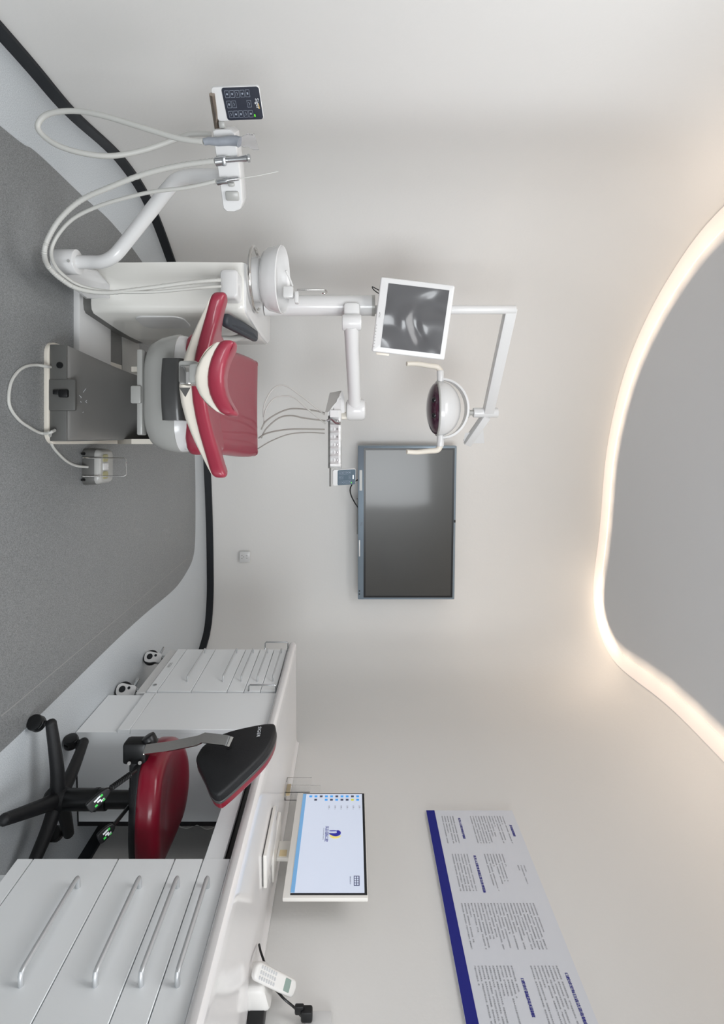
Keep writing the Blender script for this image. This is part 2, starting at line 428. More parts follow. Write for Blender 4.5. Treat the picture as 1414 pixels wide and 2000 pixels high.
# trolley
ty0, ty1 = wy1 + .012, Yu(1268)
t = thing('wheeled_trolley', 'white wheeled drawer trolley with five thin handles at the far end of the worktop', 'cabinet', (1.55, (ty0 + ty1) / 2, 0))
carcass(t, ty0, ty1, .182, .80)
zs = [.235, .402, .577, .66, .74, .815]
drawers(t, ty0, ty1, zs, ty0 + .10, ty1 - .05, [.355, .535, .628, .71, .788], hr=.004, out=.028)
bm = NB(); bx(bm, A, A + .019, ty0, ty1, .184, .2335, bev=.0015, seg=1); fr = finish('bottom_rail', bm, M['cab'], t)
text('printed_mark', 'SIGER', .022, M['dgrey'], (A, ty1 - .17, .197), (0, -1, 0), (0, 0, 1), fr)
bm = NB(); cyl(bm, (A + .004, ty0 + .06, .205), (A - .004, ty0 + .06, .205), .009, n=14); finish('lock', bm, M['chrome'], fr)
bm = NB(); bx(bm, A + .005, XB, ty0, ty1, .132, .182, bev=.004, seg=1); finish('base_tray', bm, M['white'], t)
for yy in (ty0 + .075, ty1 - .035):
    for xx in (A + .034, XB - .06):
        wv = Vector((xx, yy, .042)); na = Vector((-.70, -.71, 0)); fa = Vector((-.71, .70, 0))
        def KW(n_, f_, z_): return wv + na * n_ + fa * f_ + UP * z_
        bm = NB(); cyl(bm, KW(-.012, 0, 0), KW(.012, 0, 0), .042, n=24, bev=.006); c = finish('caster', bm, M['black'], t)
        bm = NB()
        for s in (-1, 1): pad(bm, smooth2([(-.030, -.01), (-.022, -.028), (0, -.034), (.024, -.026), (.033, 0), (.030, .03), (.032, .062), (-.014, .062), (-.022, .03)]), .006, .002, lambda a_, b_, c_, s=s: KW(s * (.013 + c_), -a_, b_))
        finish('caster_fork', bm, M['white'], c)
        for f_, z_, r_ in ((0, -.002, .016), (.006, .030, .007)):
            bm = NB(); cyl(bm, KW(.017, f_, z_), KW(.0215, f_, z_), r_, n=18); finish('hub_cap', bm, M['tvdark'], c)
        bm = NB(); cyl(bm, KW(0, 0, .058), KW(0, 0, .090), .012, n=12); box(bm, KW(.006, .040, .056), (.014, .040, .012), na, fa + UP * .3, bev=.004); finish('brake_lever', bm, M['chrome'], c)
for yy in (ty0 + .006, ty1 + .028):
    bm = NB(); tube(bm, [Vector((A + .01, yy, .683)), Vector((A - .022, yy, .683)), Vector((A - .03, yy, .69)), Vector((A - .03, yy, .81)), Vector((A - .022, yy, .816)), Vector((A + .01, yy, .816))], .004, 8)
    if yy > ty1: bx(bm, A + .005, A + .015, ty1 - .005, yy + .004, .678, .688); bx(bm, A + .005, A + .015, ty1 - .005, yy + .004, .811, .82)
    finish('push_handle', bm, M['chrome'], t)
# worktop
wy_far = ty1 + .03
bm = NB(); prof = [(A - .012, .8225), (A - .024, .828), (A - .030, .840), (A - .028, .852), (A - .018, .8605), (A - .002, .862), (A + .05, .861), (1.895, .861), (1.912, .866), (1.92, .878), (1.928, .878), (1.928, .8225)]
loft(bm, [[Vector((x, .95, z)) for x, z in prof], [Vector((x, wy_far, z)) for x, z in prof]])
tag(finish('worktop', bm, M['top'], off=Vector((1.6, 2.0, .822))), 'long glossy white worktop with rounded front edge along the right wall', 'worktop')
# keyboard drawer under the worktop
t = thing('keyboard_drawer', 'pull-out white keyboard drawer under the worktop above the red stool', 'drawer', (1.5, (y1 + wy0) / 2, .78))
bm = NB(); bx(bm, A + .005, A + .024, y1 + .002, wy0 - .002, .738, .796, bev=.0015, seg=1); finish('drawer_front', bm, M['cab'], t)
bm = NB(); bx(bm, A + .024, XB, y1 + .01, wy0 - .01, .742, .754); finish('tray', bm, M['cabin'], t)
bm = NB(); bx(bm, A + .03, XB, y1 + .003, wy0 - .003, .797, .8215); finish('gap_shade', bm, M['black'], t)  # black slab standing for the shade in the gap above the drawer
# cable in the knee space
bm = NB(); tube(bm, spline([P(1613, 347, 2.32), P(1617, 365, 2.34), P(1611, 385, 2.33), P(1619, 405, 2.34), P(1612, 425, 2.33)], 5), .003, 6)
tag(finish('under_desk_cable', bm, M['hose'], off=P(1613, 380, 2.33)), 'thin grey cable dangling at the back of the knee space', 'cable')

# ================================================================== NOTICE BOARD
XP = 1.915
pY0, pz0, pz1 = WX(1583, 832, XP).y, 1.549, 1.966
t = thing('notice_board', 'long white notice board with a blue bottom stripe and Chinese rules on the right wall', 'notice board', (XP, pY0 - .5, pz0))
bm = NB(); bx(bm, XP, XP + .014, pY0 - 1.30, pY0, pz0, pz1); brd = finish('board', bm, M['paper'], t)
bm = NB(); bx(bm, XP - .0012, XP + .001, pY0 - 1.30, pY0, pz0, pz0 + .040); finish('blue_stripe', bm, M['blue'], t)
frag = ['消毒隔离工作由专人负责', '诊疗结束后应当及时清洁', '医务人员应当遵守操作规程', '严格执行无菌技术', '每位患者更换器械', '使用中的消毒液', '定期监测浓度并记录', '做好个人防护', '手套口罩防护镜', '废物分类收集', '空气消毒每日两次', '物体表面擦拭', '发现问题及时报告', '灭菌物品有效期', '按照规定存放']
def block(ya, yb, za, zb, pitch=.0128, short=.3):
    n = max(1, int((za - zb) / pitch)); rows_ = []; cpl = int((ya - yb) / .0066)
    for i in range(n):
        s = ''
        while len(s) < cpl: s += random.choice(frag) + '，'
        k = cpl if random.random() > short else int(cpl * random.uniform(.35, .9))
        rows_.append(s[:k - 1] + ('。' if k < cpl else ''))
    text('printed_text', '\n'.join(rows_), .0066, M['gtext'], (XP, ya, za - .006), (0, -1, 0), (0, 0, 1), brd, res=1, line=pitch / .0066, lift=.0008)
def yU(U): return WX(U, 900, XP).y
block(yU(1594), yU(1650), 1.912, 1.735); block(yU(1594), yU(1650), 1.674, 1.605)
block(yU(1690), yU(1730), 1.925, 1.885, short=.6); block(yU(1668), yU(1745), 1.848, 1.757, short=.7); block(yU(1668), yU(1745), 1.695, 1.610)
block(yU(1764), yU(1862), 1.905, 1.610, short=.45)
block(yU(1886), yU(1886) - .23, 1.905, 1.795, short=.45); block(yU(1886), yU(1886) - .23, 1.748, 1.606)
for s, U, z, wd in (('消毒隔离制度', 1611, 1.930, .07), ('医务人员职业防护制度', 1598, 1.698, .125), ('医务人员职业暴露后紧急处理措施', 1671, 1.722, .182), ('口腔诊室每日清洁消毒制度', 1900, 1.925, .160), ('口腔诊疗器械消毒灭菌制度', 1911, 1.768, .118)):
    for dx in (0, .0006, -.0006):
        text('printed_title', s, .0125, M['bluet'], (XP, yU(U) + dx, z - .004), (0, -1, 0), (0, 0, 1), brd, width=wd, lift=.0009 + dx * .1)

# ================================================================== TELEVISION
a0, a1 = P(871, 697, 4.14), P(1171, 697, 4.24)
ax = (a1 - a0); ax.z = 0; wtv = ax.length; ax.normalize(); nrm = Vector((ax.y, -ax.x, 0))   # towards the room
zb, zt = H + 11 / F * 4.2, H + 201.5 / F * 4.2
c0 = Vector((a0.x, a0.y, 0))
def T3(u, z, d): return c0 + ax * u + Vector((0, 0, z)) + nrm * d
t = thing('television', 'large wall-mounted television with blue-grey frame on the far wall', 'television', T3(wtv / 2, zb, -.03))
bm = NB(); box(bm, T3(wtv / 2, (zb + zt) / 2, -.035), (wtv, zt - zb, .07), ax, UP, bev=.006); fr = finish('frame', bm, M['tvframe'], t)
bm = NB(); box(bm, T3(wtv / 2, (zb + zt) / 2 + .014, .0015), (wtv - .035, zt - zb - .062, .003), ax, UP); finish('screen_border', bm, M['tvdark'], t)
bm = NB(); box(bm, T3(wtv / 2, (zb + zt) / 2 + .014, .003), (wtv - .065, zt - zb - .092, .003), ax, UP); finish('screen', bm, M['screen'], t)
bm = NB(); box(bm, T3(wtv / 2 - .02, zt - .008, .003), (.02, .012, .008), ax, UP, bev=.002); finish('camera_lens', bm, M['black'], t)
bm = NB(); box(bm, T3(wtv * .66, zb + .012, .003), (.13, .010, .006), ax, UP, bev=.002); finish('pen_tray', bm, M['white'], t)
bm = NB(); box(bm, T3(wtv * .22, zb + .022, .0015), (.16, .02, .003), ax, UP); finish('port_cover', bm, M['tvdark'] if False else M['pgrey'], t)
bm = NB()
for k in (.045, .07): cyl(bm, T3(wtv - k, zb + .012, 0), T3(wtv - k, zb + .012, .003), .005, n=10)
finish('button', bm, M['tvdark'], t)
text('printed_mark', 'TCL', .018, M['dgrey'], T3(wtv * .5, zb + .022, 0), ax, UP, fr, align='CENTER')
bm = NB(); box(bm, T3(wtv / 2, (zb + zt) / 2, -.105), (.5, .4, .07), ax, UP); finish('wall_bracket', bm, M['dgrey'], t)
bm = NB(); box(bm, T3(wtv / 2 - .05, zb - .003, -.035), (.28, .012, .03), ax, UP); finish('sensor_bar', bm, M['dgrey'], t)
bm = NB(); tube(bm, spline([P(936, 701, 4.17), P(943, 690, 4.18), P(955, 684, 4.2), P(968, 686, 4.2), P(982, 693, 4.2), P(992, 700, 4.2)], 6), .005, 8)
tag(finish('television_cable', bm, M['black'], off=P(960, 690, 4.2)), 'short black cable looping out below the television', 'cable')
# wall socket
sp = P(1087, 478.5, 4.385)
t = thing('wall_socket', 'small white wall socket low on the far wall below the television', 'socket', sp)
bm = NB(); box(bm, sp - FW * .008, (.086, .086, .016), RT, UP, bev=.004); pl = finish('face_plate', bm, M['white'], t)
bm = NB()
for dx, dz, tl in ((-.010, .018, 0), (.010, .018, 0), (0, -.008, 0), (-.012, -.022, .5), (.012, -.022, -.5)):
    box(bm, sp - FW * .0165 + RT * dx + UP * dz, (.003, .010, .002), RT + UP * tl, UP)
finish('slots', bm, M['dgrey'], pl)
# right-wall outlet by the phone with its black plug
op = Vector((1.928, WX(2002, 625, 1.925).y, H - 66 / F * 1.72))
t = thing('wall_outlet', 'white outlet plate on the right wall just above the worktop', 'socket', op)
bm = NB(); bx(bm, 1.916, 1.929, op.y - .05, op.y + .035, op.z - .043, op.z + .043, bev=.004); finish('face_plate', bm, M['white'], t)
t = thing('black_plug', 'black power plug in the outlet with cable coming down to the phone', 'plug', (1.9, op.y, op.z - .03))
bm = NB(); bx(bm, 1.880, 1.916, op.y - .005, op.y + .022, op.z - .055, op.z - .018, bev=.006); bx(bm, 1.870, 1.90, op.y + .004, op.y + .018, op.z - .075, op.z - .045, bev=.005); finish('plug_body', bm, M['black'], t)
bm = NB(); tube(bm, spline([Vector((1.885, op.y + .01, op.z - .06)), P(1984, 588, 1.72), P(1968, 575, 1.72), P(1952, 556, 1.72), P(1938, 543, 1.74), P(1925, 530, 1.78)], 6), .0035, 8); finish('cord', bm, M['black'], t)

# ================================================================== DESKTOP MONITOR
XM = 1.79
my0, my1 = WX(1754, 600, XM).y, WX(1548, 600, XM).y; mz0, mz1 = .930, 1.249; mc = (my0 + my1) / 2
t = thing('desktop_monitor', 'white desktop monitor with a lit pale screen on the worktop', 'monitor', (1.84, mc, .862))
bm = NB(); bx(bm, XM, XM + .016, my0, my1, mz0, mz1, bev=.004); bz = finish('bezel', bm, M['bezel'], t)
sy0, sy1, sz0, sz1 = my0 + .012, my1 - .008, mz0 + .028, mz1 - .003
bm = NB(); bx(bm, XM - .0015, XM + .001, sy0, sy1, sz0, sz1); finish('screen_edge', bm, M['tvdark'], t)
bm = NB(); bx(bm, XM - .0025, XM + .001, sy0 + .008, sy1 - .006, sz0, sz1 - .010); scr = finish('screen', bm, M['lcd'], t)
def sq(name, u0, u1, v0, v1, mt, lift=.0006, par=None):          # u from left, v from bottom, on the screen, in fractions
    W_, H_ = sy1 - sy0 - .014, sz1 - sz0 - .010; b = NB(); bx(b, XM - .0025 - lift, XM - .0025, sy1 - .006 - u1 * W_, sy1 - .006 - u0 * W_, sz0 + v0 * H_, sz0 + v1 * H_); return finish(name, b, M[mt], par or scr)
sq('taskbar', 0, 1, 0, .055, 'lcdblue')
for i in range(10):
    for j in range(2):
        if (i, j) in ((9, 1), (7, 1)): continue
        v = .93 - i * .088; u = .018 + j * .042
        sq('desktop_icon', u, u + .022, v - .028, v + .018, random.choice(['icon1', 'icon2', 'icon3', 'icon1', 'icon3']))
RS, US = Vector((0, -1, 0)), UP
def spt(u, v): return Vector((XM - .0025, sy1 - .006 - u * (sy1 - sy0 - .014), sz0 + v * (sz1 - sz0 - .010)))
for i in range(6): text('screen_text', '文件 %d' % (i + 1), .009, M['gtext'], spt(.14, .94 - i * .1), RS, US, scr, res=1)
for dx in (0, .0005): text('screen_logo_text', '昊品·国际口腔', .0165, M['logoblue'], spt(.46, .42) + Vector((0, dx, 0)), RS, US, scr, align='CENTER', width=.085)
text('screen_logo_text', 'INTERNATIONAL DENTAL', .0055, M['lcdtext'], spt(.46, .385), RS, US, scr, align='CENTER')
def blob(name, pts, mt, lift):
    b = NB(); o2 = smooth2(pts, 5); c_ = spt(.46, .56)
    loft(b, [[c_ + Vector((-lift - k, -p[0], p[1])) for p in o2] for k in (0, .0005)]); finish(name, b, M[mt], scr)
blob('screen_logo_yellow', [(.004, -.020), (.020, -.014), (.026, .004), (.020, .022), (.010, .027), (.013, .008)], 'logoyel', .0002)
blob('screen_logo_blue', [(-.002, -.024), (.010, -.010), (.014, .008), (.006, .024), (-.008, .027), (-.018, .018), (-.017, .008), (-.006, .010), (-.002, 0)], 'logoblue', .0008)
blob('screen_logo_stroke', [(-.018, -.020), (-.014, -.02), (-.014, .004), (-.018, .006)], 'logoblue', .0008)
sq('screen_calendar', .86, .945, .855, .935, 'lcdtext')
for i in range(4):
    for j in range(2): sq('calendar_cell', .868 + i * .019, .881 + i * .019, .865 + j * .034, .888 + j * .034, 'lcd', .0012)
text('screen_text', '图标说明文字', .006, M['lcdtext'], spt(.865, .80), RS, US, scr, res=1)
bm = NB(); bx(bm, 1.835, 1.853, mc - .045, mc + .045, .874, 1.07, bev=.004); bx(bm, XM + .014, 1.84, mc - .03, mc + .03, 1.03, 1.09, bev=.004); st = finish('stand_post', bm, M['bezel'], t)
bm = NB(); bx(bm, 1.833, 1.8355, mc - .038, mc - .006, .885, .915); finish('rating_label', bm, M['card'], st)
bm = NB(); pad(bm, rrect(.15, .22, .02), .012, .004, lambda a_, b_, c_: Vector((1.82 + a_, mc + b_, .862 + c_))); finish('stand_foot', bm, M['bezel'], t)
# flat white tray before the monitor
q0, q1, q2 = P(1575, 530, 2.18), P(1670, 512, 1.957), P(1730, 512, 1.957)
t = thing('paper_tray', 'flat white rectangular tray lying on the worktop before the monitor', 'tray', (1.66, (q0.y + q1.y) / 2, .862))
bm = NB(); bx(bm, 1.60, 1.725, q1.y, q0.y + .03, .8650, .878, bev=.003); finish('tray_body', bm, M['bezel'], t)
bm = NB(); bx(bm, 1.606, 1.719, q1.y + .002, q0.y + .024, .861, .8655); finish('underside_shadow', bm, M['dgrey'], t)  # dark slab painted in for the shadow under the tray
# acrylic leaflet holder
ay_ = WX(1548, 560, 1.845).y
t = thing('acrylic_holder', 'small clear acrylic leaflet holder beside the far side of the monitor', 'holder', (1.86, ay_, .862))
bm = NB(); bx(bm, 1.820, 1.823, ay_ - .03, ay_ + .075, .862, .985); bx(bm, 1.86, 1.863, ay_ - .03, ay_ + .075, .862, 1.03); bx(bm, 1.822, 1.862, ay_ - .03, ay_ + .075, .862, .866); finish('holder_shell', bm, M['acry'], t)
bm = NB(); bx(bm, 1.838, 1.844, ay_ - .024, ay_ + .05, .867, .885); finish('card_stack', bm, M['card'], t)
bm = NB(); box(bm, P(1700, 540, 2.02), (.001, .001, .001)); bm.free()
# ================================================================== PHONE
b0 = P(1925, 492, 1.74); b0.z = .861
t = thing('cordless_phone_base', 'white cordless phone cradle on the worktop near the wall', 'phone', b0)
def PHN(a_, b_, c_): return b0 + Vector((0, -1, 0)) * a_ + Vector((1, 0, 0)) * b_ + UP * c_
bm = NB(); o2 = rrect(.10, .085, .02)
loft(bm, [[PHN(p[0] * s, p[1] * s, z + (.018 * (p[1] + .04) / .08 if z > .02 else 0)) for p in o2] for s, z in ((.97, 0), (1, .004), (1, .03), (.96, .044), (.86, .05))]); finish('cradle', bm, M['phone'], t)
hd0, hd1 = P(1893, 496, 1.70), P(1932, 574, 1.765)
ha = (hd1 - hd0); hl = ha.length; ha.normalize(); hn = Vector((-.72, -.62, .28)); hn = (hn - ha * hn.dot(ha)).normalized(); hw = ha.cross(hn).normalized()
t = thing('cordless_handset', 'white cordless phone handset leaning in its cradle', 'phone', hd0)
def HS(a_, b_, c_): return hd0 + ha * (a_ + hl / 2) + hw * b_ + hn * c_
bm = NB(); pad(bm, rrect(hl, .046, .018), .024, .008, lambda a_, b_, c_: HS(a_, b_, c_ - .012 + .0 * a_)); bd = finish('handset_body', bm, M['phone'], t)
bm = NB(); pad(bm, rrect(.026, .031, .003), .002, .0008, lambda a_, b_, c_: HS(a_ + hl * .5 - .044, b_, c_ + .0112)); finish('display', bm, M['lcdg'], t)
for i in range(7):
    for j in range(3):
        bm = NB(); pad(bm, rrect(.007, .009, .003, 2), .0018, .0006, lambda a_, b_, c_: HS(a_ - hl * .5 + .022 + i * .0105, b_ + (j - 1) * .0125, c_ + .0115), rings=1); finish('key', bm, M['cabin'], t)
bm = NB(); p = P(1985, 500, 1.70); p.z = .861 + .028
box(bm, p, (.075, .05, .055), (.2, -1, 0), UP, bev=.006)
tag(finish('power_adapter', bm, M['black'], off=Vector((p.x, p.y, .861))), 'black power adapter block on the worktop by the phone cradle', 'adapter')
bm = NB(); tube(bm, spline([P(1845, 506, 1.86), P(1858, 509, 1.83), P(1870, 513, 1.82), P(1885, 518, 1.81)], 6), .004, 8)
tag(finish('worktop_cable', bm, M['black'], off=P(1868, 512, 1.82)), 'short black cable running behind the phone along the wall', 'cable')

# ================================================================== STOOL
sc0 = L(1.30, 1.96, 0)
t = thing('operator_stool', 'red padded swivel stool with black five-star base under the worktop', 'stool', sc0)
def ST(x, y, z): return sc0 + RT * x + FW * y + UP * z
R5 = .265
bm = NB(); lathe(bm, ST(0, 0, 0), [(.03, .075), (.04, .085), (.042, .125), (.038, .145), (.036, .15)], n=28); hub = finish('base_hub', bm, M['blackm'], t)
for k in range(5):
    an = math.radians(176 - 72 * k); e = Vector((math.cos(an), math.sin(an)))
    bm = NB(); pth = spline([ST(e.x * r_, e.y * r_, z) for r_, z in ((.02, .115), (.09, .112), (.18, .098), (R5, .082))], 4)
    tube(bm, pth, .02, 14, rr=lambda s: .027 - .008 * s)
    bmesh.ops.create_uvsphere(bm, u_segments=14, v_segments=8, radius=.0195, matrix=Matrix.Translation(ST(e.x * R5, e.y * R5, .082)))
    lg = finish('leg', bm, M['blackm'], t)
    cc = ST(e.x * (R5 + .004), e.y * (R5 + .004), .028); wa = (RT * -e.y + FW * e.x) if k % 2 else (RT * .6 + FW * .8)
    wa.normalize()
    bm = NB()
    for s in (-1, 1): cyl(bm, cc + wa * s * .004, cc + wa * s * .022, .028, n=22, bev=.006)
    wdir = wa.cross(UP)
    pad(bm, smooth2([(-.026, .0), (-.018, .022), (0, .031), (.018, .024), (.028, .006), (.01, .002)]), .03, .006, lambda a_, b_, c_: cc + wdir * a_ + UP * b_ + wa * (c_ - .015), rings=2)
    cyl(bm, cc + UP * .02, cc + UP * .055, .009, n=10)
    finish('caster', bm, M['black'], lg)
bm = NB(); cyl(bm, ST(0, 0, .14), ST(0, 0, .30), .036, n=28, bev=.003); cyl(bm, ST(0, 0, .29), ST(0, 0, .41), .030, n=28); cyl(bm, ST(0, 0, .25), ST(0, 0, .262), .038, n=28); finish('gas_column', bm, M['black'], t)
so = smooth2([(-.20, -.02), (-.17, .11), (-.06, .185), (.07, .19), (.17, .13), (.20, 0), (.17, -.13), (.07, -.185), (-.06, -.18), (-.165, -.12)], 5)
bm = NB(); pad(bm, [(p[0] * .97, p[1] * .97) for p in so], .035, .012, lambda a_, b_, c_: ST(a_, b_, .425 + c_ + .25 * max(0, abs(b_) - .1)), rb=.02)
box(bm, ST(0, 0, .412), (.16, .12, .03), RT, FW, bev=.006)
finish('seat_pan', bm, M['blackm'], t)
bm = NB(); pad(bm, so, .085, .04, lambda a_, b_, c_: ST(a_, b_, .452 + c_ * (1 - .25 * math.exp(-((b_) / .09) ** 2 - ((a_ - .02) / .16) ** 2)) + .15 * max(0, abs(b_) - .1)), rings=8, rb=.02); finish('seat_cushion', bm, M['red2'], t)
# back support
bm = NB(); kp = P(1465, 268, 1.90)
box(bm, kp, (.075, .06, .085), RT, FW, bev=.012); box(bm, kp + RT * .09 + UP * -.005, (.20, .05, .03), RT, FW, bev=.006)
br = finish('back_bracket', bm, M['black'], t)
bm = NB(); kq = P(1444, 292, 1.90); cyl(bm, kq - RT * .012 - UP * .006, kq + RT * .02 + UP * .01, .024, n=10, bev=.004); finish('adjust_knob', bm, M['black'], br)
bm = NB()
for U, x in ((1491, 252), (1490, 273)): cyl(bm, P(U, x, 1.865), P(U, x, 1.855), .006, n=12)
finish('bolt', bm, M['shiny'], br)
pth = [P(1464, 283, 1.86), P(1458, 330, 1.845), P(1447, 385, 1.82), P(1441, 398, 1.80), P(1446, 440, 1.775), P(1450, 452, 1.77)]
bm = NB(); rings_ = []
for i, p in enumerate(pth):
    t_ = (pth[min(i + 1, 5)] - pth[max(i - 1, 0)]).normalized(); wv_ = (FW * -.8 + RT * .6); wv_ = (wv_ - t_ * wv_.dot(t_)).normalized(); th = t_.cross(wv_)
    rings_.append([p + wv_ * .016 + th * .003, p + wv_ * .016 - th * .003, p - wv_ * .016 - th * .003, p - wv_ * .016 + th * .003])
loft(bm, rings_); finish('support_bar', bm, M['shiny'], t)
bp0 = P(1475, 455, 1.80); bn = (RT * -.92 + FW * -.40 + UP * -.04).normalized()
b1 = bn.cross(UP).normalized(); b2 = b1.cross(bn)
if b2.z < 0: b2 = -b2
ol = []
for x, U in ((382, 1481), (387, 1466), (400, 1451), (435, 1432), (485, 1417), (528, 1405), (537, 1411), (534, 1435), (521, 1464), (500, 1490), (470, 1518), (440, 1542), (424, 1550), (409, 1541), (399, 1518), (390, 1500)):
    q = onplane(U, x, bp0, bn) - bp0; ol.append((q.dot(b1), q.dot(b2)))
ol = smooth2(ol, 3)
bm = NB(); pad(bm, ol, .036, .010, lambda a_, b_, c_: bp0 + b1 * a_ + b2 * b_ - bn * (.036 - c_) + bn * (.010 - .9 * (a_ * a_ + b_ * b_)), rings=6, rb=.004); bs = finish('back_shell', bm, M['blackm'], t)
bm = NB(); pad(bm, inset2(ol, .003), .050, .004, lambda a_, b_, c_: bp0 + b1 * a_ + b2 * b_ - bn * (.034 + .050 - c_) + bn * (.010 - .9 * (a_ * a_ + b_ * b_)), rings=6, rb=.016); finish('back_cushion', bm, M['red2'], t)
bm = NB(); pad(bm, inset2(ol, -.001), .012, .003, lambda a_, b_, c_: bp0 + b1 * a_ + b2 * b_ - bn * (.046 - c_) + bn * (.010 - .9 * (a_ * a_ + b_ * b_)), rings=6, rb=.003); finish('back_rim', bm, M['cgrey'], t)
lo = onplane(1421, 513, bp0 + bn * .004, bn)
e1 = b1 if b1.cross(b2).dot(bn) > 0 else -b1
text('printed_mark', 'SIGER', .016, M['ltext'], onplane(1421, 505, bp0 + bn * .001, bn), e1, b2, bs, lift=.005)
bm = NB(); q = onplane(1460, 448, bp0 + bn * .006, bn); cyl(bm, q - bn * .01, q + bn * .006, .010, n=14); finish('bolt', bm, M['black'], bs)
for i, (pa, pb, pc, sp_) in enumerate(((P(1505, 265, 1.82), P(1542, 213, 1.70), P(1580, 172, 1.66), True), (P(1575, 252, 1.82), P(1612, 222, 1.72), P(1640, 192, 1.68), False))):
    bm = NB(); tube(bm, [pa, pb], .0065, 10)
    if sp_:
        dd = (pb - pa)
        for k in range(12):
            q = pa + dd * (.25 + .06 * k); lathe(bm, q, [(.006, -.003), (.0095, -.001), (.0095, .001), (.006, .003)], axis=dd, n=12)
    dr = (pc - pb).normalized(); fn_ = (FW * -1 + UP * .5); fn_ = (fn_ - dr * fn_.dot(dr)).normalized(); wd_ = dr.cross(fn_); ll = (pc - pb).length
    pad(bm, smooth2([(0, -.008), (ll * .35, -.017), (ll * .9, -.018), (ll, -.010), (ll, .010), (ll * .9, .018), (ll * .35, .017), (0, .008)], 3), .012, .004, lambda a_, b_, c_: pb + dr * a_ + wd_ * b_ + fn_ * (c_ - .006), rings=2)
    lv = finish('lever', bm, M['black'], t)
    bm = NB()
    for s0, s1, w0, w1, mt_ in ((.35, .72, -.010, .008, 0),):
        for a_, b_ in ((.40, -.008), (.52, -.002), (.60, .006), (.46, .007)):
            box(bm, pb + dr * (ll * a_) + wd_ * b_ + fn_ * .0065, (.012, .005, .001), dr, wd_)
    finish('lever_print', bm, M['ltext'], lv)
    bm = NB(); 
    for a_, b_ in ((.34, .006), (.70, -.008), (.36, -.010)): box(bm, pb + dr * (ll * a_) + wd_ * b_ + fn_ * .0065, (.008, .006, .001), dr, wd_)
    finish('lever_print', bm, M['greenp'], lv)

# ================================================================== DENTAL CHAIR
CX = -.195
t = thing('dental_chair', 'crimson dental treatment chair with grey pedestal seen from its head end', 'dental chair', L(CX, 2.4, 0))
def CH(x, d, z): return L(CX + x, d, z)
def ring(w0, x0, pts): return pts
bm = NB(); o2 = rrect(.40, .92, .05)
pad(bm, o2, .020, .004, lambda a_, b_, c_: CH(a_ + .0, 2.53 + b_, c_)); finish('floor_plate', bm, M['cream'], t)
# pedestal cover: low ramp
bm = NB(); prof = []
for d, z0, z1, hw in ((2.085, .018, .06, .185), (2.09, .018, .080, .188), (2.10, .018, .090, .189), (2.16, .018, .104, .186), (2.25, .018, .128, .180), (2.36, .018, .160, .172), (2.48, .018, .20, .165), (2.56, .018, .25, .16)):
    r = .018; lf = -hw + .045 * min(1, (d - 2.085) / .4); hw = .189 - (.189 - hw) * .3
    prof.append([CH(lf, d, z0), CH(lf, d, z1 - r), CH(lf + r * .3, d, z1 - r * .3), CH(lf + r, d, z1)] + [CH(lf + r + (hw - lf - 2 * r) * k / 6, d, z1 + .004 * math.sin(PI * k / 6)) for k in range(1, 6)] + [CH(hw - r, d, z1), CH(hw - r * .3, d, z1 - r * .3), CH(hw, d, z1 - r), CH(hw, d, z0)])
loft(bm, prof); ped = finish('pedestal_cover', bm, M['bgrey'], t)
bm = NB(); box(bm, CH(.0, 2.083, .052), (.372, .008, .066), RT, FW, bev=.003); finish('front_panel', bm, M['dgrey'], ped)
bm = NB(); box(bm, CH(.01, 2.082, .068), (.122, .018, .105), RT, FW, bev=.006); pb_ = finish('switch_box', bm, M['dgrey'], ped)
bm = NB(); box(bm, CH(.005, 2.068, .080), (.030, .018, .036), RT, FW, bev=.005); box(bm, CH(.0, 2.066, .052), (.018, .012, .022), RT, FW, bev=.003); finish('pedal_lever', bm, M['black'], pb_)
bm = NB(); cyl(bm, CH(-.105, 2.084, .060), CH(-.105, 2.074, .060), .012, n=20); finish('cable_hole', bm, M['black'], ped)
bm = NB()
def ramp(U, x): 
    for k in range(60):
        d = 2.09 + k * .005; z = H + (x - XC) / F * d
        zr = .090 + (d - 2.10) * .26
        if z <= zr: return P(U, x, d) + UP * .003
    return P(U, x, 2.2)
for cu_ in ([(163, 752), (167, 756), (164, 762), (160, 767)], [(153, 772), (157, 776), (154, 780), (157, 786)], [(165, 774), (169, 780), (166, 784), (169, 788)], [(161, 794), (165, 797), (163, 801), (160, 806)]):
    tube(bm, spline([ramp(U, x) for x, U in cu_], 4), .0012, 5)
finish('etched_symbols', bm, M['ltext'], ped)
# lift links (white side pieces)
for x0, pl_ in ((-.131, ((2.30, .245), (2.70, .245), (2.70, .38), (2.30, .38))), (.178, ((2.30, .245), (2.36, .20), (2.52, .09), (2.78, .05), (2.78, .38), (2.30, .38)))):
    bm = NB(); loft(bm, [[CH(x0 + k, a_, b_) for a_, b_ in pl_] for k in (0, .022)]); finish('side_link', bm, M['cream'], t)
bm = NB(); box(bm, CH(0.02, 2.58, .30), (.25, .22, .14), RT, FW, bev=.01); finish('lift_column', bm, M['cgrey'], t)
bm = NB(); box(bm, CH(.0, 2.09, .372), (.33, .05, .022), RT, FW, bev=.006); box(bm, CH(.01, 2.062, .362), (.068, .02, .040), RT, FW, bev=.006); finish('hinge_cover', bm, M['pgrey'], t)
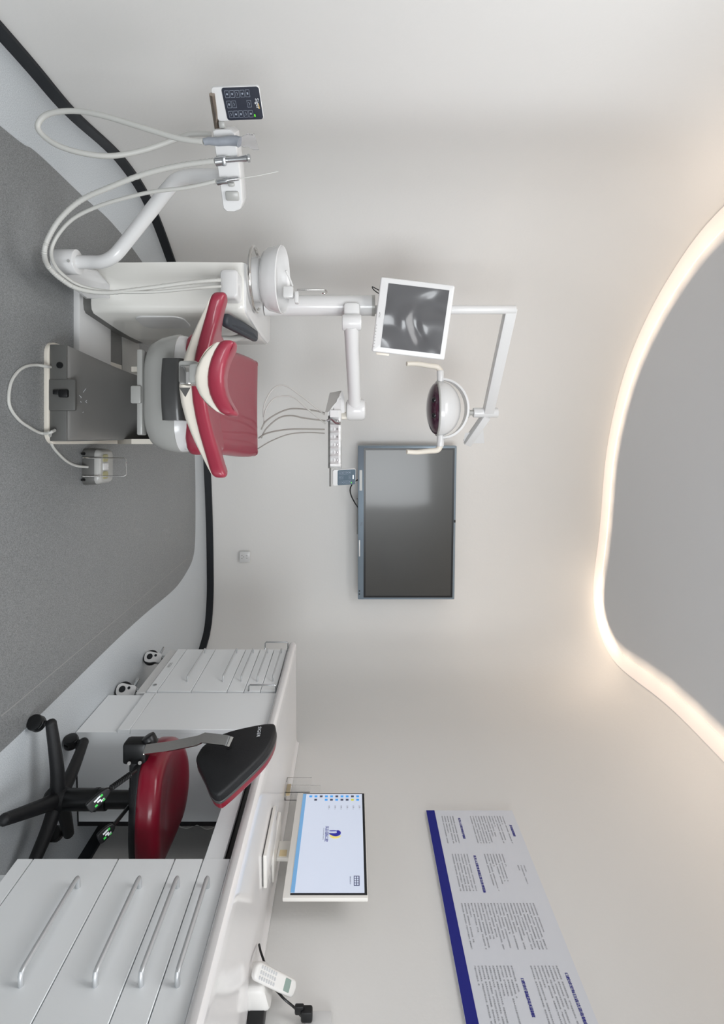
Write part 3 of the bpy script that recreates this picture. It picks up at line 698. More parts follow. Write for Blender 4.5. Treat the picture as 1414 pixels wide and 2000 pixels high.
# seat housing
bm = NB(); rg = []
for z, hw, d0, d1 in ((.382, .165, 2.09, 2.60), (.386, .185, 2.07, 2.66), (.40, .205, 2.055, 2.75), (.44, .222, 2.04, 2.82), (.49, .232, 2.03, 2.86), (.515, .234, 2.03, 2.88)):
    rg.append([CH(p[0], (d0 + d1) / 2 + p[1], z) for p in rrect(2 * hw, d1 - d0, .11, 6)])
loft(bm, rg); finish('seat_housing', bm, M['pgrey'], t)
bm = NB(); rg = []
for z, hw, d0, d1 in ((.512, .232, 2.035, 2.88), (.54, .228, 2.04, 2.9), (.562, .212, 2.06, 2.9)):
    rg.append([CH(p[0], (d0 + d1) / 2 + p[1], z) for p in rrect(2 * hw, d1 - d0, .11, 6)])
loft(bm, rg); finish('housing_rim', bm, M['white'], t)
bm = NB(); rg = []
for s in range(9):
    a_ = (-.5 + s / 8) * .225; yy = 1.985 + (a_ / .16) ** 2 * .03
    rg.append([CH(a_ + .0, yy + p[1], .535 + p[0]) for p in rrect(.076, .11, .02, 4)])
loft(bm, rg); finish('recline_motor_cover', bm, M['cgrey'], t)
# seat + leg cushion, slightly rising to the feet
so2 = smooth2([(-.215, -.45), (-.235, -.3), (-.248, 0), (-.262, .25), (-.262, .40), (-.235, .44), (0, .452), (.235, .44), (.262, .40), (.262, .25), (.248, 0), (.235, -.3), (.215, -.45), (0, -.46)], 4)
def seatfn(a_, b_, c_): return CH(a_ + .005 + (b_ + .45) * .0, 2.52 + b_, .598 + c_ + .02 * b_ / .45 + .03 * max(0, b_) ** 2 * 4 + .12 * a_ * a_)
bm = NB(); pad(bm, so2, .065, .030, lambda a_, b_, c_: seatfn(a_, b_, c_ - .035), rings=8, rb=.02); finish('seat_cushion', bm, M['red'], t)
bm = NB(); pad(bm, [(p[0] * .93, p[1] * .97) for p in so2], .035, .008, lambda a_, b_, c_: seatfn(a_, b_, c_ - .064), rings=3, rb=.02); finish('seat_shell', bm, M['white'], t)
# winged backrest
def bend(a_): return .082 * (abs(a_) / .30) ** 1.6
bo = smooth2([(-.305, -.03), (-.285, -.055), (-.20, -.03), (0, -.015), (.20, -.03), (.285, -.055), (.305, -.03), (.290, .02), (.250, .08), (.215, .18), (.205, .36), (0, .38), (-.205, .36), (-.215, .18), (-.250, .08), (-.290, .02)], 4)
def backfn(a_, b_, c_): return CH(a_ + .005, 1.80 + b_, .652 + c_ + bend(a_) * (1 - .45 * max(0, b_) / .4) - .13 * max(0, b_) - .02 * (a_ / .3) * 0)
bm = NB(); pad(bm, bo, .046, .018, lambda a_, b_, c_: backfn(a_, b_, c_), rings=10, rb=.014); finish('backrest_cushion', bm, M['red'], t)
bm = NB(); pad(bm, inset2([(p[0], p[1]) for p in bo], .008), .05, .004, lambda a_, b_, c_: backfn(a_, b_, -.046 * max(.08, 1 - (abs(a_) / .30) ** 2) * (1 - c_ / .05) + .002), rings=10, rb=.02); finish('backrest_shell', bm, M['cream'], t)
# bracket and headrest
bm = NB(); hb = P(730, 374, 1.66)
box(bm, hb + RT * .0, (.070, .08, .058), RT, FW, bev=.008); box(bm, P(731, 388, 1.60), (.060, .05, .05), RT, FW, bev=.012)
hbr = finish('headrest_bracket', bm, M['pgrey'], t)
bm = NB(); box(bm, P(733, 362, 1.615), (.055, .012, .035), RT, FW, bev=.004); finish('bracket_plate', bm, M['shiny'], hbr)
bm = NB(); loft(bm, [[P(757, 350, 1.66), P(757, 372, 1.66), P(776, 362, 1.66)], [P(757, 350, 1.62), P(757, 372, 1.62), P(776, 362, 1.62)]]); finish('bracket_tip', bm, M['shiny'], hbr)
bm = NB(); ba = smooth2([(393, 750), (402, 749), (416, 768), (428, 790), (432, 800), (424, 803), (408, 792), (398, 775)], 3)
loft(bm, [[P(U, x, 1.60) for x, U in ba], [P(U, x, 1.615) for x, U in ba]]); finish('headrest_bar', bm, M['shiny'], hbr)
hc = P(738, 424, 1.58)
def hbend(a_): return .036 * (abs(a_) / .10) ** 2 * (1 if a_ < 0 else 1.15)
ho = smooth2([(-.104, -.03), (-.09, -.045), (0, -.035), (.09, -.048), (.110, -.036), (.113, .02), (.09, .06), (0, .07), (-.085, .06), (-.104, .02)], 4)
def headfn(a_, b_, c_): return hc + RT * a_ + FW * b_ + UP * (c_ + hbend(a_) - .022 - a_ * .04 - .1 * max(0, b_))
bm = NB(); pad(bm, ho, .046, .021, headfn, rings=8, rb=.014); hc_ = finish('headrest_cushion', bm, M['red'], t)
bm = NB(); pad(bm, inset2(ho, .006), .05, .004, lambda a_, b_, c_: headfn(a_, b_, -.042 * max(.1, 1 - (abs(a_) / .12) ** 2) * (1 - c_ / .05) + .002), rings=8, rb=.02); finish('headrest_shell', bm, M['cream'], t)
# left armrest
pa, pb = P(626, 450, 2.26), P(655, 503, 2.62)
ad = (pb - pa).normalized(); al = (pb - pa).length; aw = ad.cross(UP).normalized(); au = aw.cross(ad)
bm = NB(); pad(bm, rrect(al + .05, .058, .027, 6), .034, .012, lambda a_, b_, c_: (pa + pb) / 2 + ad * a_ + aw * b_ + au * (c_ - .017 - .5 * a_ * a_)); am = finish('armrest', bm, M['arm'], t)
bm = NB(); tube(bm, spline([pb - au * .03 - ad * .03, P(662, 455, 2.5), P(663, 432, 2.45), P(672, 420, 2.45), P(690, 405, 2.45)], 5), .016, 12); finish('arm_bracket', bm, M['pgrey'], am)

# floor cables and foot control
bm = NB(); pts = [P(717, 101, 2.09), P(716, 92, 2.05)] + [FL(U, x, .008) for U, x in ((713, 70), (716, 50), (728, 33), (752, 20), (790, 18), (818, 35), (835, 58), (846, 80))] + [P(845, 98, 2.04), P(840, 107, 2.065)]
tube(bm, spline(pts, 6), .0055, 8)
tag(finish('looped_cable', bm, M['hose'], off=FL(780, 30)), 'grey cable looping across the dark floor in front of the chair pedestal', 'cable')
t = thing('foot_control', 'grey foot control box with steel wire handle on the floor right of the chair', 'foot pedal', FL(912, 157))
fc = FL(912, 160, 0) + FW * .065
def FC(x, y, z): return fc + RT * x + FW * y + UP * z
bm = NB(); rg = []
for z, k in ((0, 1), (.004, 1.02), (.05, 1.0), (.058, .96)): rg.append([FC(p[0] * k, p[1] * k, z) for p in rrect(.158, .14, .025)])
loft(bm, rg); finish('base_box', bm, M['dgrey'], t)
bm = NB(); rg = []
for z, k in ((.056, .97), (.066, .97), (.078, .88), (.082, .80)): rg.append([FC(p[0] * k, p[1] * k, z) for p in rrect(.158, .14, .025)])
loft(bm, rg); finish('top_cover', bm, M['pgrey'], t)
for s in (-1, 1):
    bm = NB(); pad(bm, rrect(.034, .05, .012), .006, .002, lambda a_, b_, c_: FC(a_ + s * .038, b_ - .02, .079 + c_), rings=2); finish('pedal_pad', bm, M['pad'], t)
bm = NB(); box(bm, FC(0, -.02, .084), (.03, .05, .004), RT, FW, bev=.001); finish('label_plate', bm, M['white'], t)
bm = NB(); yy = -.078; h_ = .200
tube(bm, [FC(-.042, yy + .02, .012), FC(-.040, yy - .004, .013), FC(-.040, yy, .02), FC(-.040, yy, h_ - .01), FC(-.036, yy, h_ - .002), FC(-.030, yy, h_), FC(.030, yy, h_), FC(.036, yy, h_ - .002), FC(.040, yy, h_ - .01), FC(.040, yy, .02), FC(.040, yy - .004, .013), FC(.042, yy + .02, .012)], .0025, 8); finish('wire_handle', bm, M['shiny'], t)
for x_ in (-.058, -.0, .056):
    bm = NB(); cyl(bm, FC(x_, -.066, .012), FC(x_, -.086, .010), .008, .004, n=12); finish('foot_stud', bm, M['black'], t)
bm = NB(); tube(bm, spline([P(841, 107, 2.068), P(844, 100, 2.04), FL(856, 98, .01), FL(872, 103, .007), FL(888, 116, .007), FL(902, 132, .007), FL(910, 150, .01), FC(0, -.07, .028)], 6), .0055, 8)
tag(finish('foot_control_cable', bm, M['hose'], off=FL(890, 118)), 'grey cable from the chair pedestal to the foot control', 'cable')

# ================================================================== DENTAL UNIT TOWER
TX = -.66
t = thing('dental_unit_tower', 'ivory dental water unit tower with cuspidor standing left of the chair', 'dental unit', L(TX, 2.6, 0))
bm = NB(); box(bm, L(-.47, 2.44, .014), (.50, .30, .028), RT, FW, bev=.003); finish('front_floor_plate', bm, M['white'], t)
bm = NB(); box(bm, L(-.47, 2.66, .010), (.50, .14, .018), RT, FW); finish('cable_duct', bm, M['dgrey'], t)
bm = NB(); box(bm, L(-.47, 2.84, .012), (.50, .22, .022), RT, FW, bev=.003); finish('rear_floor_plate', bm, M['pgrey'], t)
plan = [(-.777, 2.315), (-.60, 2.312), (-.575, 2.318), (-.562, 2.335), (-.552, 2.45), (-.541, 2.58), (-.535, 2.72), (-.535, 2.92), (-.55, 2.96), (-.777, 2.96)]
def tp(k, z, dx=0): 
    cx, cy = -.66, 2.64
    return [L(cx + (x - cx) * k + dx, cy + (y - cy) * k, z) for x, y in plan]
bm = NB(); loft(bm, [tp(.97, .0), tp(.97, .075)]); finish('tower_base', bm, M['dgrey'], t)
bm = NB(); loft(bm, [tp(.985, .064), tp(1, .072), tp(1, .25), tp(1.01, .45), tp(1, .69), tp(1, .716), tp(.985, .724)]); tw = finish('tower_body', bm, M['tower'], t)
bm = NB(); pad(bm, rrect(.22, .17, .05), .008, .003, lambda a_, b_, c_: L(-.5535 + c_ + b_ * .088, 2.45 + b_, .33 + a_), rings=2); finish('side_hatch', bm, M['white'], tw)
bm = NB(); loft(bm, [tp(.985, .7235), tp(.975, .732), [L(-.66 + (x + .66) * .9, 2.68 + (y - 2.64) * .85, .737) for x, y in plan]]); finish('tower_top', bm, M['white'], t)
# bracket of the assistant arm
bm = NB(); loft(bm, [[P(534, 112, 1.98), P(582, 170, 2.28), P(582, 214, 2.30), P(556, 214, 2.31), P(530, 190, 2.28), P(522, 150, 2.0)], [P(536, 108, 2.0), P(584, 168, 2.31), P(583, 216, 2.33), P(556, 216, 2.34), P(528, 190, 2.31), P(518, 148, 2.03)]]); finish('arm_bracket', bm, M['white'], t)
# hose outlet box
bm = NB(); p = P(558, 450, 2.26); rg = [[p + RT * a_[0] * k + UP * a_[1] * k + FW * y for a_ in rrect(.122, .075, .018)] for y, k in ((.05, 1), (-.02, 1), (-.03, .95), (-.034, .86))]
loft(bm, rg); finish('hose_outlet', bm, M['white'], t)
# cuspidor
bc = P(547, 552, 2.47); tilt = (UP - FW * .09 + RT * .05).normalized()
bm = NB(); prof = [(.03, -.088), (.09, -.086), (.125, -.078), (.140, -.060), (.150, -.015), (.153, 0), (.150, .003), (.146, 0), (.141, -.02), (.125, -.052), (.07, -.068), (.012, -.074)]
lathe(bm, bc, prof, tilt, n=48); bowl = finish('cuspidor_bowl', bm, M['white'], t)
bm = NB(); lathe(bm, Vector((bc.x, bc.y, .78)), [(.096, -.0), (.096, .02), (.085, .03)], n=32); finish('bowl_seat', bm, M['pgrey'], t)
bm = NB(); lathe(bm, Vector((bc.x, bc.y, .734)), [(.100, 0), (.104, .035), (.09, .05)], n=32); finish('bowl_pedestal', bm, M['white'], t)
bm = NB(); box(bm, bc + RT * .03 + UP * .015 + FW * .10, (.055, .04, .05), RT, FW, bev=.008); box(bm, bc + RT * .055 + UP * .055 + FW * .10, (.055, .04, .02), RT, FW, bev=.006)
tube(bm, spline([bc + RT * .0 + UP * .035 + FW * .09, bc - RT * .025 + UP * .025 + FW * .05, bc - RT * .05 + UP * .012 + FW * .02], 5), .005, 8); finish('water_spout', bm, M['white'], t)
bm = NB(); q = P(566, 580, 2.50); tube(bm, spline([q, P(566, 600, 2.5), P(566, 628, 2.5), P(567, 636, 2.5), P(571, 638, 2.49), P(573, 634, 2.48), P(572, 630, 2.48)], 6), .0045, 10); finish('cup_filler_tube', bm, M['shiny'], t)
bm = NB(); pth = []
rc = L(-.745, 2.455, .748)
for k in range(29):
    a_ = math.radians(160 + 240 * k / 28); pth.append(rc + RT * .142 * math.cos(a_) + FW * (.150 * math.sin(a_)))
tube(bm, pth, .0075, 12); finish('cup_rail', bm, M['shiny'], t)
# pole
pc = P(597, 700, 2.78); pz = lambda x: H + (x - XC) / F * 2.78
bm = NB(); cyl(bm, Vector((pc.x, pc.y, .74)), Vector((pc.x, pc.y, pz(728))), .052, n=36); finish('post_sleeve', bm, M['white'], t)
bm = NB(); cyl(bm, Vector((pc.x, pc.y, pz(726))), Vector((pc.x, pc.y, pz(732))), .0535, n=36); finish('sleeve_ring', bm, M['pgrey'], t)
p2 = P(605, 700, 2.78)
bm = NB(); cyl(bm, Vector((p2.x, p2.y, pz(730))), Vector((p2.x, p2.y, pz(1007))), .0225, n=28, bev=.003); finish('upper_pole', bm, M['white'], t)

# ================================================================== LAMP
t = thing('operating_lamp', 'white dental operating lamp with purple lens and two curved handles on an overhead arm', 'lamp', Vector((p2.x, p2.y, pz(1000))))
def beam(bm, a, b, w_, h_, bev=.004):
    d = (b - a); l_ = d.length; d.normalize(); u = d.cross(UP).normalized(); v = u.cross(d); box(bm, (a + b) / 2, (l_, w_, h_), d, u, bev=bev)
bm = NB(); beam(bm, P(600, 998, 2.78), P(806, 953, 3.18), .055, .058); finish('upper_arm', bm, M['white'], t)
j = P(806, 955, 3.18)
bm = NB(); cyl(bm, P(806, 924, 3.18), P(806, 972, 3.18), .029, n=28, bev=.004); finish('arm_joint', bm, M['white'], t)
bm = NB(); beam(bm, P(812, 950, 3.18), P(866, 912, 3.32), .05, .045); loft(bm, [[P(840, 944, 3.26), P(866, 946, 3.32), P(866, 905, 3.32), P(846, 908, 3.28)], [P(840, 944, 3.30), P(866, 946, 3.36), P(866, 905, 3.36), P(846, 908, 3.32)]]); finish('lower_arm', bm, M['white'], t)
bm = NB(); cyl(bm, P(806, 912, 3.18), P(806, 926, 3.18), .016, n=20); lathe(bm, P(806, 913, 3.18), [(.03, -.012), (.034, 0), (.03, .008), (.016, .01)], n=24); finish('yoke_stem', bm, M['pgrey'], t)
lc = P(798, 862, 3.16); lr = 1 / F * 3.16
# yoke: half ring
bm = NB(); rg = []
for k in range(25):
    a_ = PI * k / 24; rx, rz = 57 * lr, 50 * lr
    ca, sa = math.cos(a_), math.sin(a_); wd = .040 + .045 * sa
    c_ = lc + RT * (-ca * rx) + UP * (sa * rz + 0 * lr); nr = (RT * (-ca * rz) + UP * (sa * rx)).normalized()
    rg.append([c_ + nr * .006 - FW * wd / 2, c_ + nr * .008, c_ + nr * .006 + FW * wd / 2, c_ - nr * .006 + FW * wd / 2, c_ - nr * .008, c_ - nr * .006 - FW * wd / 2])
loft(bm, rg); yk = finish('yoke', bm, M['white'], t)
bm = NB(); rg = []
for k in range(13):                                  # domed housing, opening downwards
    a_ = PI / 2 * k / 12; z = math.sin(a_) * 40 * lr; s = max(.02, math.cos(a_))
    rg.append([lc + UP * (z - 3 * lr) + RT * math.cos(b_) * 53 * lr * s + FW * math.sin(b_) * 44 * lr * s for b_ in [2 * PI * i / 40 for i in range(40)]])
rg = [[lc + UP * (-10 * lr) + RT * math.cos(b_) * 51 * lr + FW * math.sin(b_) * 42 * lr - UP * 0 for b_ in [2 * PI * i / 40 for i in range(40)]]] + rg
loft(bm, rg); finish('lamp_housing', bm, M['white'], t)
bm = NB(); rg = []
tiltv = -FW * .42                                   # lens bulges below the housing, tipped towards the camera
for k in range(9):
    a_ = PI / 2 * k / 8; s = max(.02, math.cos(a_)); z = -math.sin(a_) * 20 * lr
    rg.append([lc + UP * (z - 9 * lr) + RT * math.cos(b_) * 51 * lr * s + FW * math.sin(b_) * 42 * lr * s for b_ in [2 * PI * i / 40 for i in range(40)]])
loft(bm, rg); ln = finish('lens', bm, M['lens'], t)
bm = NB(); rim_ = [lc + UP * (-9 * lr) + RT * math.cos(b_) * 52 * lr + FW * math.sin(b_) * 43 * lr for b_ in [2 * PI * i / 40 for i in range(41)]]
tube(bm, rim_, .006, 8, caps=False); finish('lens_rim', bm, M['pgrey'], t)
for U in (784, 813):
    bm = NB(); bmesh.ops.create_uvsphere(bm, u_segments=16, v_segments=10, radius=.018, matrix=Matrix.Translation(lc + RT * ((U - 798) * lr) - FW * 31 * lr - UP * 18 * lr)); finish('bulb_window', bm, M['lensd'], ln)
for s in (-1, 1):
    bm = NB(); h0 = lc + RT * s * 52 * lr - UP * 2 * lr
    cyl(bm, h0, h0 + RT * s * 22 * lr, .021, n=20, bev=.003); k_ = finish('handle_socket', bm, M['white'], t)
    bm = NB(); tube(bm, spline([h0 + RT * s * 20 * lr, h0 + RT * s * 29 * lr - UP * 6 * lr, h0 + RT * s * 31 * lr - UP * 25 * lr - FW * .02, h0 + RT * s * 33 * lr - UP * 48 * lr - FW * .05, h0 + RT * s * 32 * lr - UP * 68 * lr - FW * .07], 6), .015, 12, rr=lambda q: .018 - .005 * q); finish('handle', bm, M['cream'], t)

# ================================================================== SIDE MONITOR on the pole
t = thing('unit_monitor', 'tilted white-framed square monitor with film-covered dark screen on the unit pole', 'monitor', P(605, 800, 2.72))
cor = [P(540, 742, 2.60), P(558, 891, 2.60), P(705, 866, 2.66), P(685, 728, 2.66)]
mc_ = sum(cor, Vector()) / 4; ru = ((cor[3] - cor[0]) + (cor[2] - cor[1])).normalized(); uu = ((cor[1] - cor[0]) + (cor[2] - cor[3])).normalized(); nn_ = ru.cross(uu).normalized(); uu = nn_.cross(ru).normalized()
mw = ((cor[3] - cor[0]).length + (cor[2] - cor[1]).length) / 2; mh = ((cor[1] - cor[0]).length + (cor[2] - cor[3]).length) / 2
def MM(a_, b_, c_): return mc_ + ru * a_ + uu * b_ + nn_ * c_
bm = NB(); pad(bm, rrect(mw, mh, .010), .045, .008, lambda a_, b_, c_: MM(a_, b_, c_ - .045), rings=2, rb=.015); fr = finish('frame', bm, M['white'], t)
bm = NB(); box(bm, MM(.0, .008, .0005), (mw - .052, mh - .066, .003), ru, uu); finish('screen', bm, M['film_screen'], t)
bm = NB(); box(bm, MM(mw / 2 - .03 + .033, -mh / 2 + .05, -.02), (.016, .055, .012), ru, uu) if False else box(bm, MM(mw / 2 + .006, -mh / 2 + .055, -.02), (.012, .065, .014), ru, uu, bev=.002); finish('side_tab', bm, M['cream'], t)
bm = NB()
for k in range(8): cyl(bm, MM(.05 + k * .015, -mh / 2 + .008, -.002), MM(.05 + k * .015, -mh / 2 + .008, .002), .0028, n=8)
finish('button', bm, M['pgrey'], t)
text('printed_mark', 'AOC', .012, M['dgrey'], MM(.0, -mh / 2 + .012, 0), ru, uu, fr, align='CENTER')
bm = NB(); box(bm, MM(0, 0, -.060), (.12, .12, .03), ru, uu, bev=.006); finish('rear_mount', bm, M['white'], t)
bm = NB(); bd_ = MM(0, 0, -.06); cyl(bm, bd_, Vector((p2.x, p2.y, bd_.z)), .018, n=16); cyl(bm, Vector((p2.x, p2.y, bd_.z - .03)), Vector((p2.x, p2.y, bd_.z + .03)), .030, n=24, bev=.004); finish('pole_clamp', bm, M['white'], t)
bm = NB(); tube(bm, spline([P(568, 742, 2.66), P(563, 733, 2.66), P(560, 727, 2.66), P(565, 729, 2.66), P(571, 736, 2.66), P(574, 742, 2.66)], 5), .0025, 6); finish('cable_loop', bm, M['black'], t)

# ================================================================== INSTRUMENT TABLE
t = thing('tray_boom', 'white horizontal boom with round joints reaching right from the unit post to the tray', 'boom', P(610, 686, 2.74))
bm = NB(); cyl(bm, P(630, 668, 2.68), P(630, 706, 2.68), .040, n=32, bev=.008); box(bm, P(612, 687, 2.72), (.10, .07, .085), RT, FW, bev=.02); finish('shoulder_joint', bm, M['white'], t)
bm = NB(); tube(bm, [P(636, 686, 2.68), P(796, 693, 2.98)], .036, 20, rr=lambda s: .037 - .003 * s); finish('arm_tube', bm, M['white'], t)
bm = NB(); cyl(bm, P(800, 676, 3.0), P(800, 714, 3.0), .060, n=32, bev=.020); finish('elbow_joint', bm, M['white'], t)
bm = NB(); box(bm, P(812, 672, 3.02), (.04, .05, .05), RT, FW, bev=.006); finish('joint_neck', bm, M['cream'], t)
tr = P(842, 660, 2.98)
t = thing('instrument_tray', 'white delivery tray with six scalloped holder slots hanging in front of the far wall', 'instrument tray', tr)
def IT(x, y, z): return tr + RT * x + FW * y + UP * z
bm = NB()
pl_ = [(-.205, .06), (-.175, -.03), (-.12, -.06), (-.08, -.065), (.19, -.065), (.205, -.04), (.21, .10), (.19, .16), (-.19, .16)]
loft(bm, [[IT(x, y, z) for x, y in pl_] for z in (-.02, .018)] ); finish('tray_plate', bm, M['white'], t)
bm = NB(); rg = []; NU = 78
for i in range(NU + 1):
    u = -.110 + .315 * i / NU; sc_ = 0
    if -.073 < u < .179: sc_ = abs(math.sin(PI * (u + .073) / .042)) ** .8
    e_ = min(1, (.205 - u) / .02); e_ = math.sqrt(max(.05, 1 - (1 - e_) ** 2)) if e_ < 1 else 1
    y0 = -.085 * e_ + .0
    rg.append([IT(u, .02, -.040), IT(u, y0 + .030 * sc_, -.040), IT(u, y0 + .028 * sc_, -.025), IT(u, y0 + .020 * sc_, -.008), IT(u, y0 + .006 * sc_, .006), IT(u, y0 * .9, .016), IT(u, y0 * .6, .021), IT(u, .02, .021)])
loft(bm, rg); sb = finish('holder_body', bm, M['white'], t)
bm = NB(); bx_ = [IT(x, y, z) for z in (-.052, -.0402) for x, y in ((-.108, -.066), (.203, -.066), (.203, .02), (-.108, .02))]
loft(bm, [bx_[:4], bx_[4:]]); finish('underside_rail', bm, M['dgrey'], t)
for k in range(6):
    x_ = -.052 + .042 * k
    bm = NB(); cyl(bm, IT(x_, -.062, -.002), IT(x_, -.074, .002), .0055, n=14); finish('holder_slot', bm, M['dgrey'] if k in (1, 2) else M['white'], sb)
wq = [P(767, 644, 2.99), P(763, 667, 2.99), P(785, 656, 2.93), P(805, 641, 2.885), P(805, 635, 2.885)]
bm = NB(); loft(bm, [wq, [p + FW * .006 for p in wq]]); sw = finish('side_wing', bm, M['pgrey'], t)
wq = [P(763, 668, 2.992), P(775, 672, 2.98), P(806, 673, 2.93), P(812, 640, 2.90), P(803, 641, 2.892), P(785, 657, 2.935)]
bm = NB(); loft(bm, [wq, [p + FW * .02 for p in wq]]); finish('wing_face', bm, M['white'], t)
bm = NB(); box(bm, P(781, 660, 2.925), (.014, .002, .006), RT, UP); finish('wing_slot', bm, M['ltext'], sw)
bm = NB(); tube(bm, [IT(.19, -.02, -.042), IT(.305, -.02, -.042)], .0045, 10); finish('handle_rod', bm, M['dgrey'], t)
# instruments with hoses
hz = [[(790, 530), (640, 410), (500, 300), (330, 195), (200, 230), (100, 400), (85, 560)],
      [(800, 635), (600, 470), (450, 340), (330, 315), (200, 350), (110, 480), (92, 640)],
      [(790, 510), (650, 480), (430, 460), (280, 500), (120, 600), (60, 700)],
      [(800, 600), (560, 570), (400, 540), (260, 570), (120, 690), (60, 800)],
      [(790, 700), (450, 695), (250, 715), (110, 750), (30, 800)],
      [(790, 745), (600, 735), (380, 755), (180, 830), (50, 905), (-20, 950)]]
hl_ = ['leftmost pale hose arching widest from the instrument tray', 'second pale arching hose just inside the widest one under the tray', 'upper brown-grey hose with a gentle arch under the tray', 'lower brown-grey hose with a gentle arch under the tray', 'nearly straight dark hose dropping from the tray', 'rightmost hose dropping from the tray to behind the chair foot']
for k, pts in enumerate(hz):
    bm = NB(); tube(bm, hosepath(pts, .1697, 500, 720, 2.93, 3.0, 6), .0042 if k < 5 else .0032, 8)
    tag(finish('instrument_hose', bm, M['hose'] if k < 2 else M['hosed'], off=P(800, 600, 2.95)), hl_[k], 'hose', 'hoses under the instrument tray')
bm = NB(); q = P(818, 648, 2.90)
tube(bm, spline([P(822, 638, 2.90), P(819, 648, 2.895), P(826, 657, 2.88), P(827, 664, 2.87)], 5), .007, 10, rr=lambda s: .006 + .004 * s)
tag(finish('handpiece', bm, M['chrome'], off=q), 'short steel air syringe sitting in the first slot of the instrument tray', 'dental handpiece')
# control panels
def panel(name_, label, org, ru_, uu_, w_, h_, strip_, face, logo, rot=None, small=False):
    ru_ = ru_.normalized(); nn2 = ru_.cross(uu_).normalized(); uu2 = nn2.cross(ru_).normalized()
    t = thing(name_, label, 'control panel', org)
    def PP(a_, b_, c_): return org + ru_ * a_ + uu2 * b_ + nn2 * c_
    bm = NB(); pad(bm, [(p[0] + w_ / 2, p[1] + h_ / 2) for p in rrect(w_, h_, .010)], .012, .002, lambda a_, b_, c_: PP(a_, b_, c_ - .012), rings=2); finish('housing', bm, M['white'], t)
    bm = NB(); pad(bm, [(p[0] + w_ / 2, p[1] + strip_ + (h_ - strip_) / 2 - .0005) for p in rrect(w_ - .003, h_ - strip_ - .002, .008)], .0012, .0004, lambda a_, b_, c_: PP(a_, b_, c_ - .0002), rings=2); fc_ = finish('keypad', bm, M[face], t)
    ph = (h_ - strip_)
    for ci, cx_ in enumerate((.2, .5, .8)):
        for ri in range(5):
            if ci == 1 and ri in (2, 3): continue
            a_ = cx_ * w_; b_ = strip_ + ph * (.13 + .135 * ri); bw, bh = w_ * .20, ph * .105
            bm = NB()
            for (ox, oy, sx, sy) in ((0, bh / 2, bw, .0006), (0, -bh / 2, bw, .0006), (bw / 2, 0, .0006, bh), (-bw / 2, 0, .0006, bh)):
                box(bm, PP(a_ + ox, b_ + oy, .0013), (sx, sy, .0006), ru_, uu2)
            if (ci + ri) % 3 == 0: cyl(bm, PP(a_, b_, .0011), PP(a_, b_, .0016), bh * .24, n=10)
            elif (ci + ri) % 3 == 1: box(bm, PP(a_, b_, .0013), (bw * .3, bh * .35, .0006), ru_, uu2)
            else:
                box(bm, PP(a_ - bw * .1, b_, .0013), (bw * .35, .0009, .0006), ru_ + uu2 * .6, uu2); box(bm, PP(a_ + bw * .14, b_, .0013), (bw * .3, .0009, .0006), ru_ - uu2 * .6, uu2)
            finish('button', bm, M['line'], fc_)
    if not small: text('printed_mark', 'Siger', ph * .135, M['ltext'], PP(w_ * .5, h_ - ph * .15, .0012), ru_, uu2, fc_, align='CENTER', lift=.0006)
    else:
        bm = NB(); box(bm, PP(w_ * .5, h_ - ph * .14, .0014), (w_ * .26, ph * .07, .0008), ru_, uu2); finish('white_badge', bm, M['ltext'], fc_)
    if not small:
        bm = NB(); box(bm, PP(w_ * .58, h_ - ph * .085, .0014), (w_ * .16, ph * .03, .0008), ru_ + uu2 * .1, uu2); finish('gold_mark', bm, M['gold'], fc_)
    bm = NB(); box(bm, PP(w_ * .86, strip_ + ph * .77, .0014), (w_ * .07, ph * .03, .0008), ru_, uu2); finish('indicator_light', bm, M['green'], fc_)
    return t, PP
pn0, pn1 = P(918.5, 650, 2.95), P(949, 650, 2.99)
panel('tray_control_panel', 'small slate keypad panel clipped to the right end of the instrument tray', pn0, pn1 - pn0, UP + FW * .15 + RT * -.06, (pn1 - pn0).length, .128, .026, 'panel2', 0, small=True)

# ================================================================== ASSISTANT ARM
e0, e1 = P(250, 440, 1.68), P(410, 452, 1.82)
er = (e1 - e0); er.z = 0; el = er.length; er.normalize(); ef = er.cross(UP) * -1        # ef: away from camera
if ef.dot(FW) < 0: ef = -ef
t = thing('assistant_arm', 'white cranked assistant arm with holder block rising left of the dental unit', 'arm', L(-.65, 1.98, .1))
bm = NB(); q = P(512, 110, 2.0); cyl(bm, q, q + UP * .082, .046, n=36, bev=.004); cl_ = finish('arm_collar', bm, M['white'], t)
bm = NB(); qq = P(510, 134, 1.953); cyl(bm, qq, qq - FW * .004, .005, n=12); finish('collar_screw', bm, M['pgrey'], cl_)
bm = NB(); tube(bm, spline([P(512, 146, 2.0), P(512, 175, 2.0), P(511, 200, 1.99), P(500, 222, 1.98), P(478, 242, 1.97), P(420, 288, 1.92), P(372, 326, 1.87), P(352, 346, 1.85), P(345, 372, 1.84), P(344, 400, 1.83), P(344, 430, 1.83)], 6), .0245, 20); finish('cranked_tube', bm, M['white'], t)
hz0 = P(250, 418, 1.68).z; hz1 = P(250, 461, 1.68).z
def HB(u, y, z): return Vector((e0.x, e0.y, 0)) + er * u + ef * y + UP * z
o2 = [(0.004, hz0), (0, hz0 + .01), (0, hz1 - .012), (.010, hz1), (el * .5, hz1 + .004), (el - .03, hz1 + .0), (el - .008, hz1 - .010), (el, hz1 - .03), (el, hz0 + .012), (el - .01, hz0 + .002)]
bm = NB(); rg = []
for y, k in ((-.03, .92), (-.026, .98), (-.018, 1), (.045, 1), (.05, .97)):
    cz = (hz0 + hz1) / 2; rg.append([HB(el / 2 + (u - el / 2) * (1 - (1 - k) * .3), y, cz + (z - cz) * k) for u, z in o2])
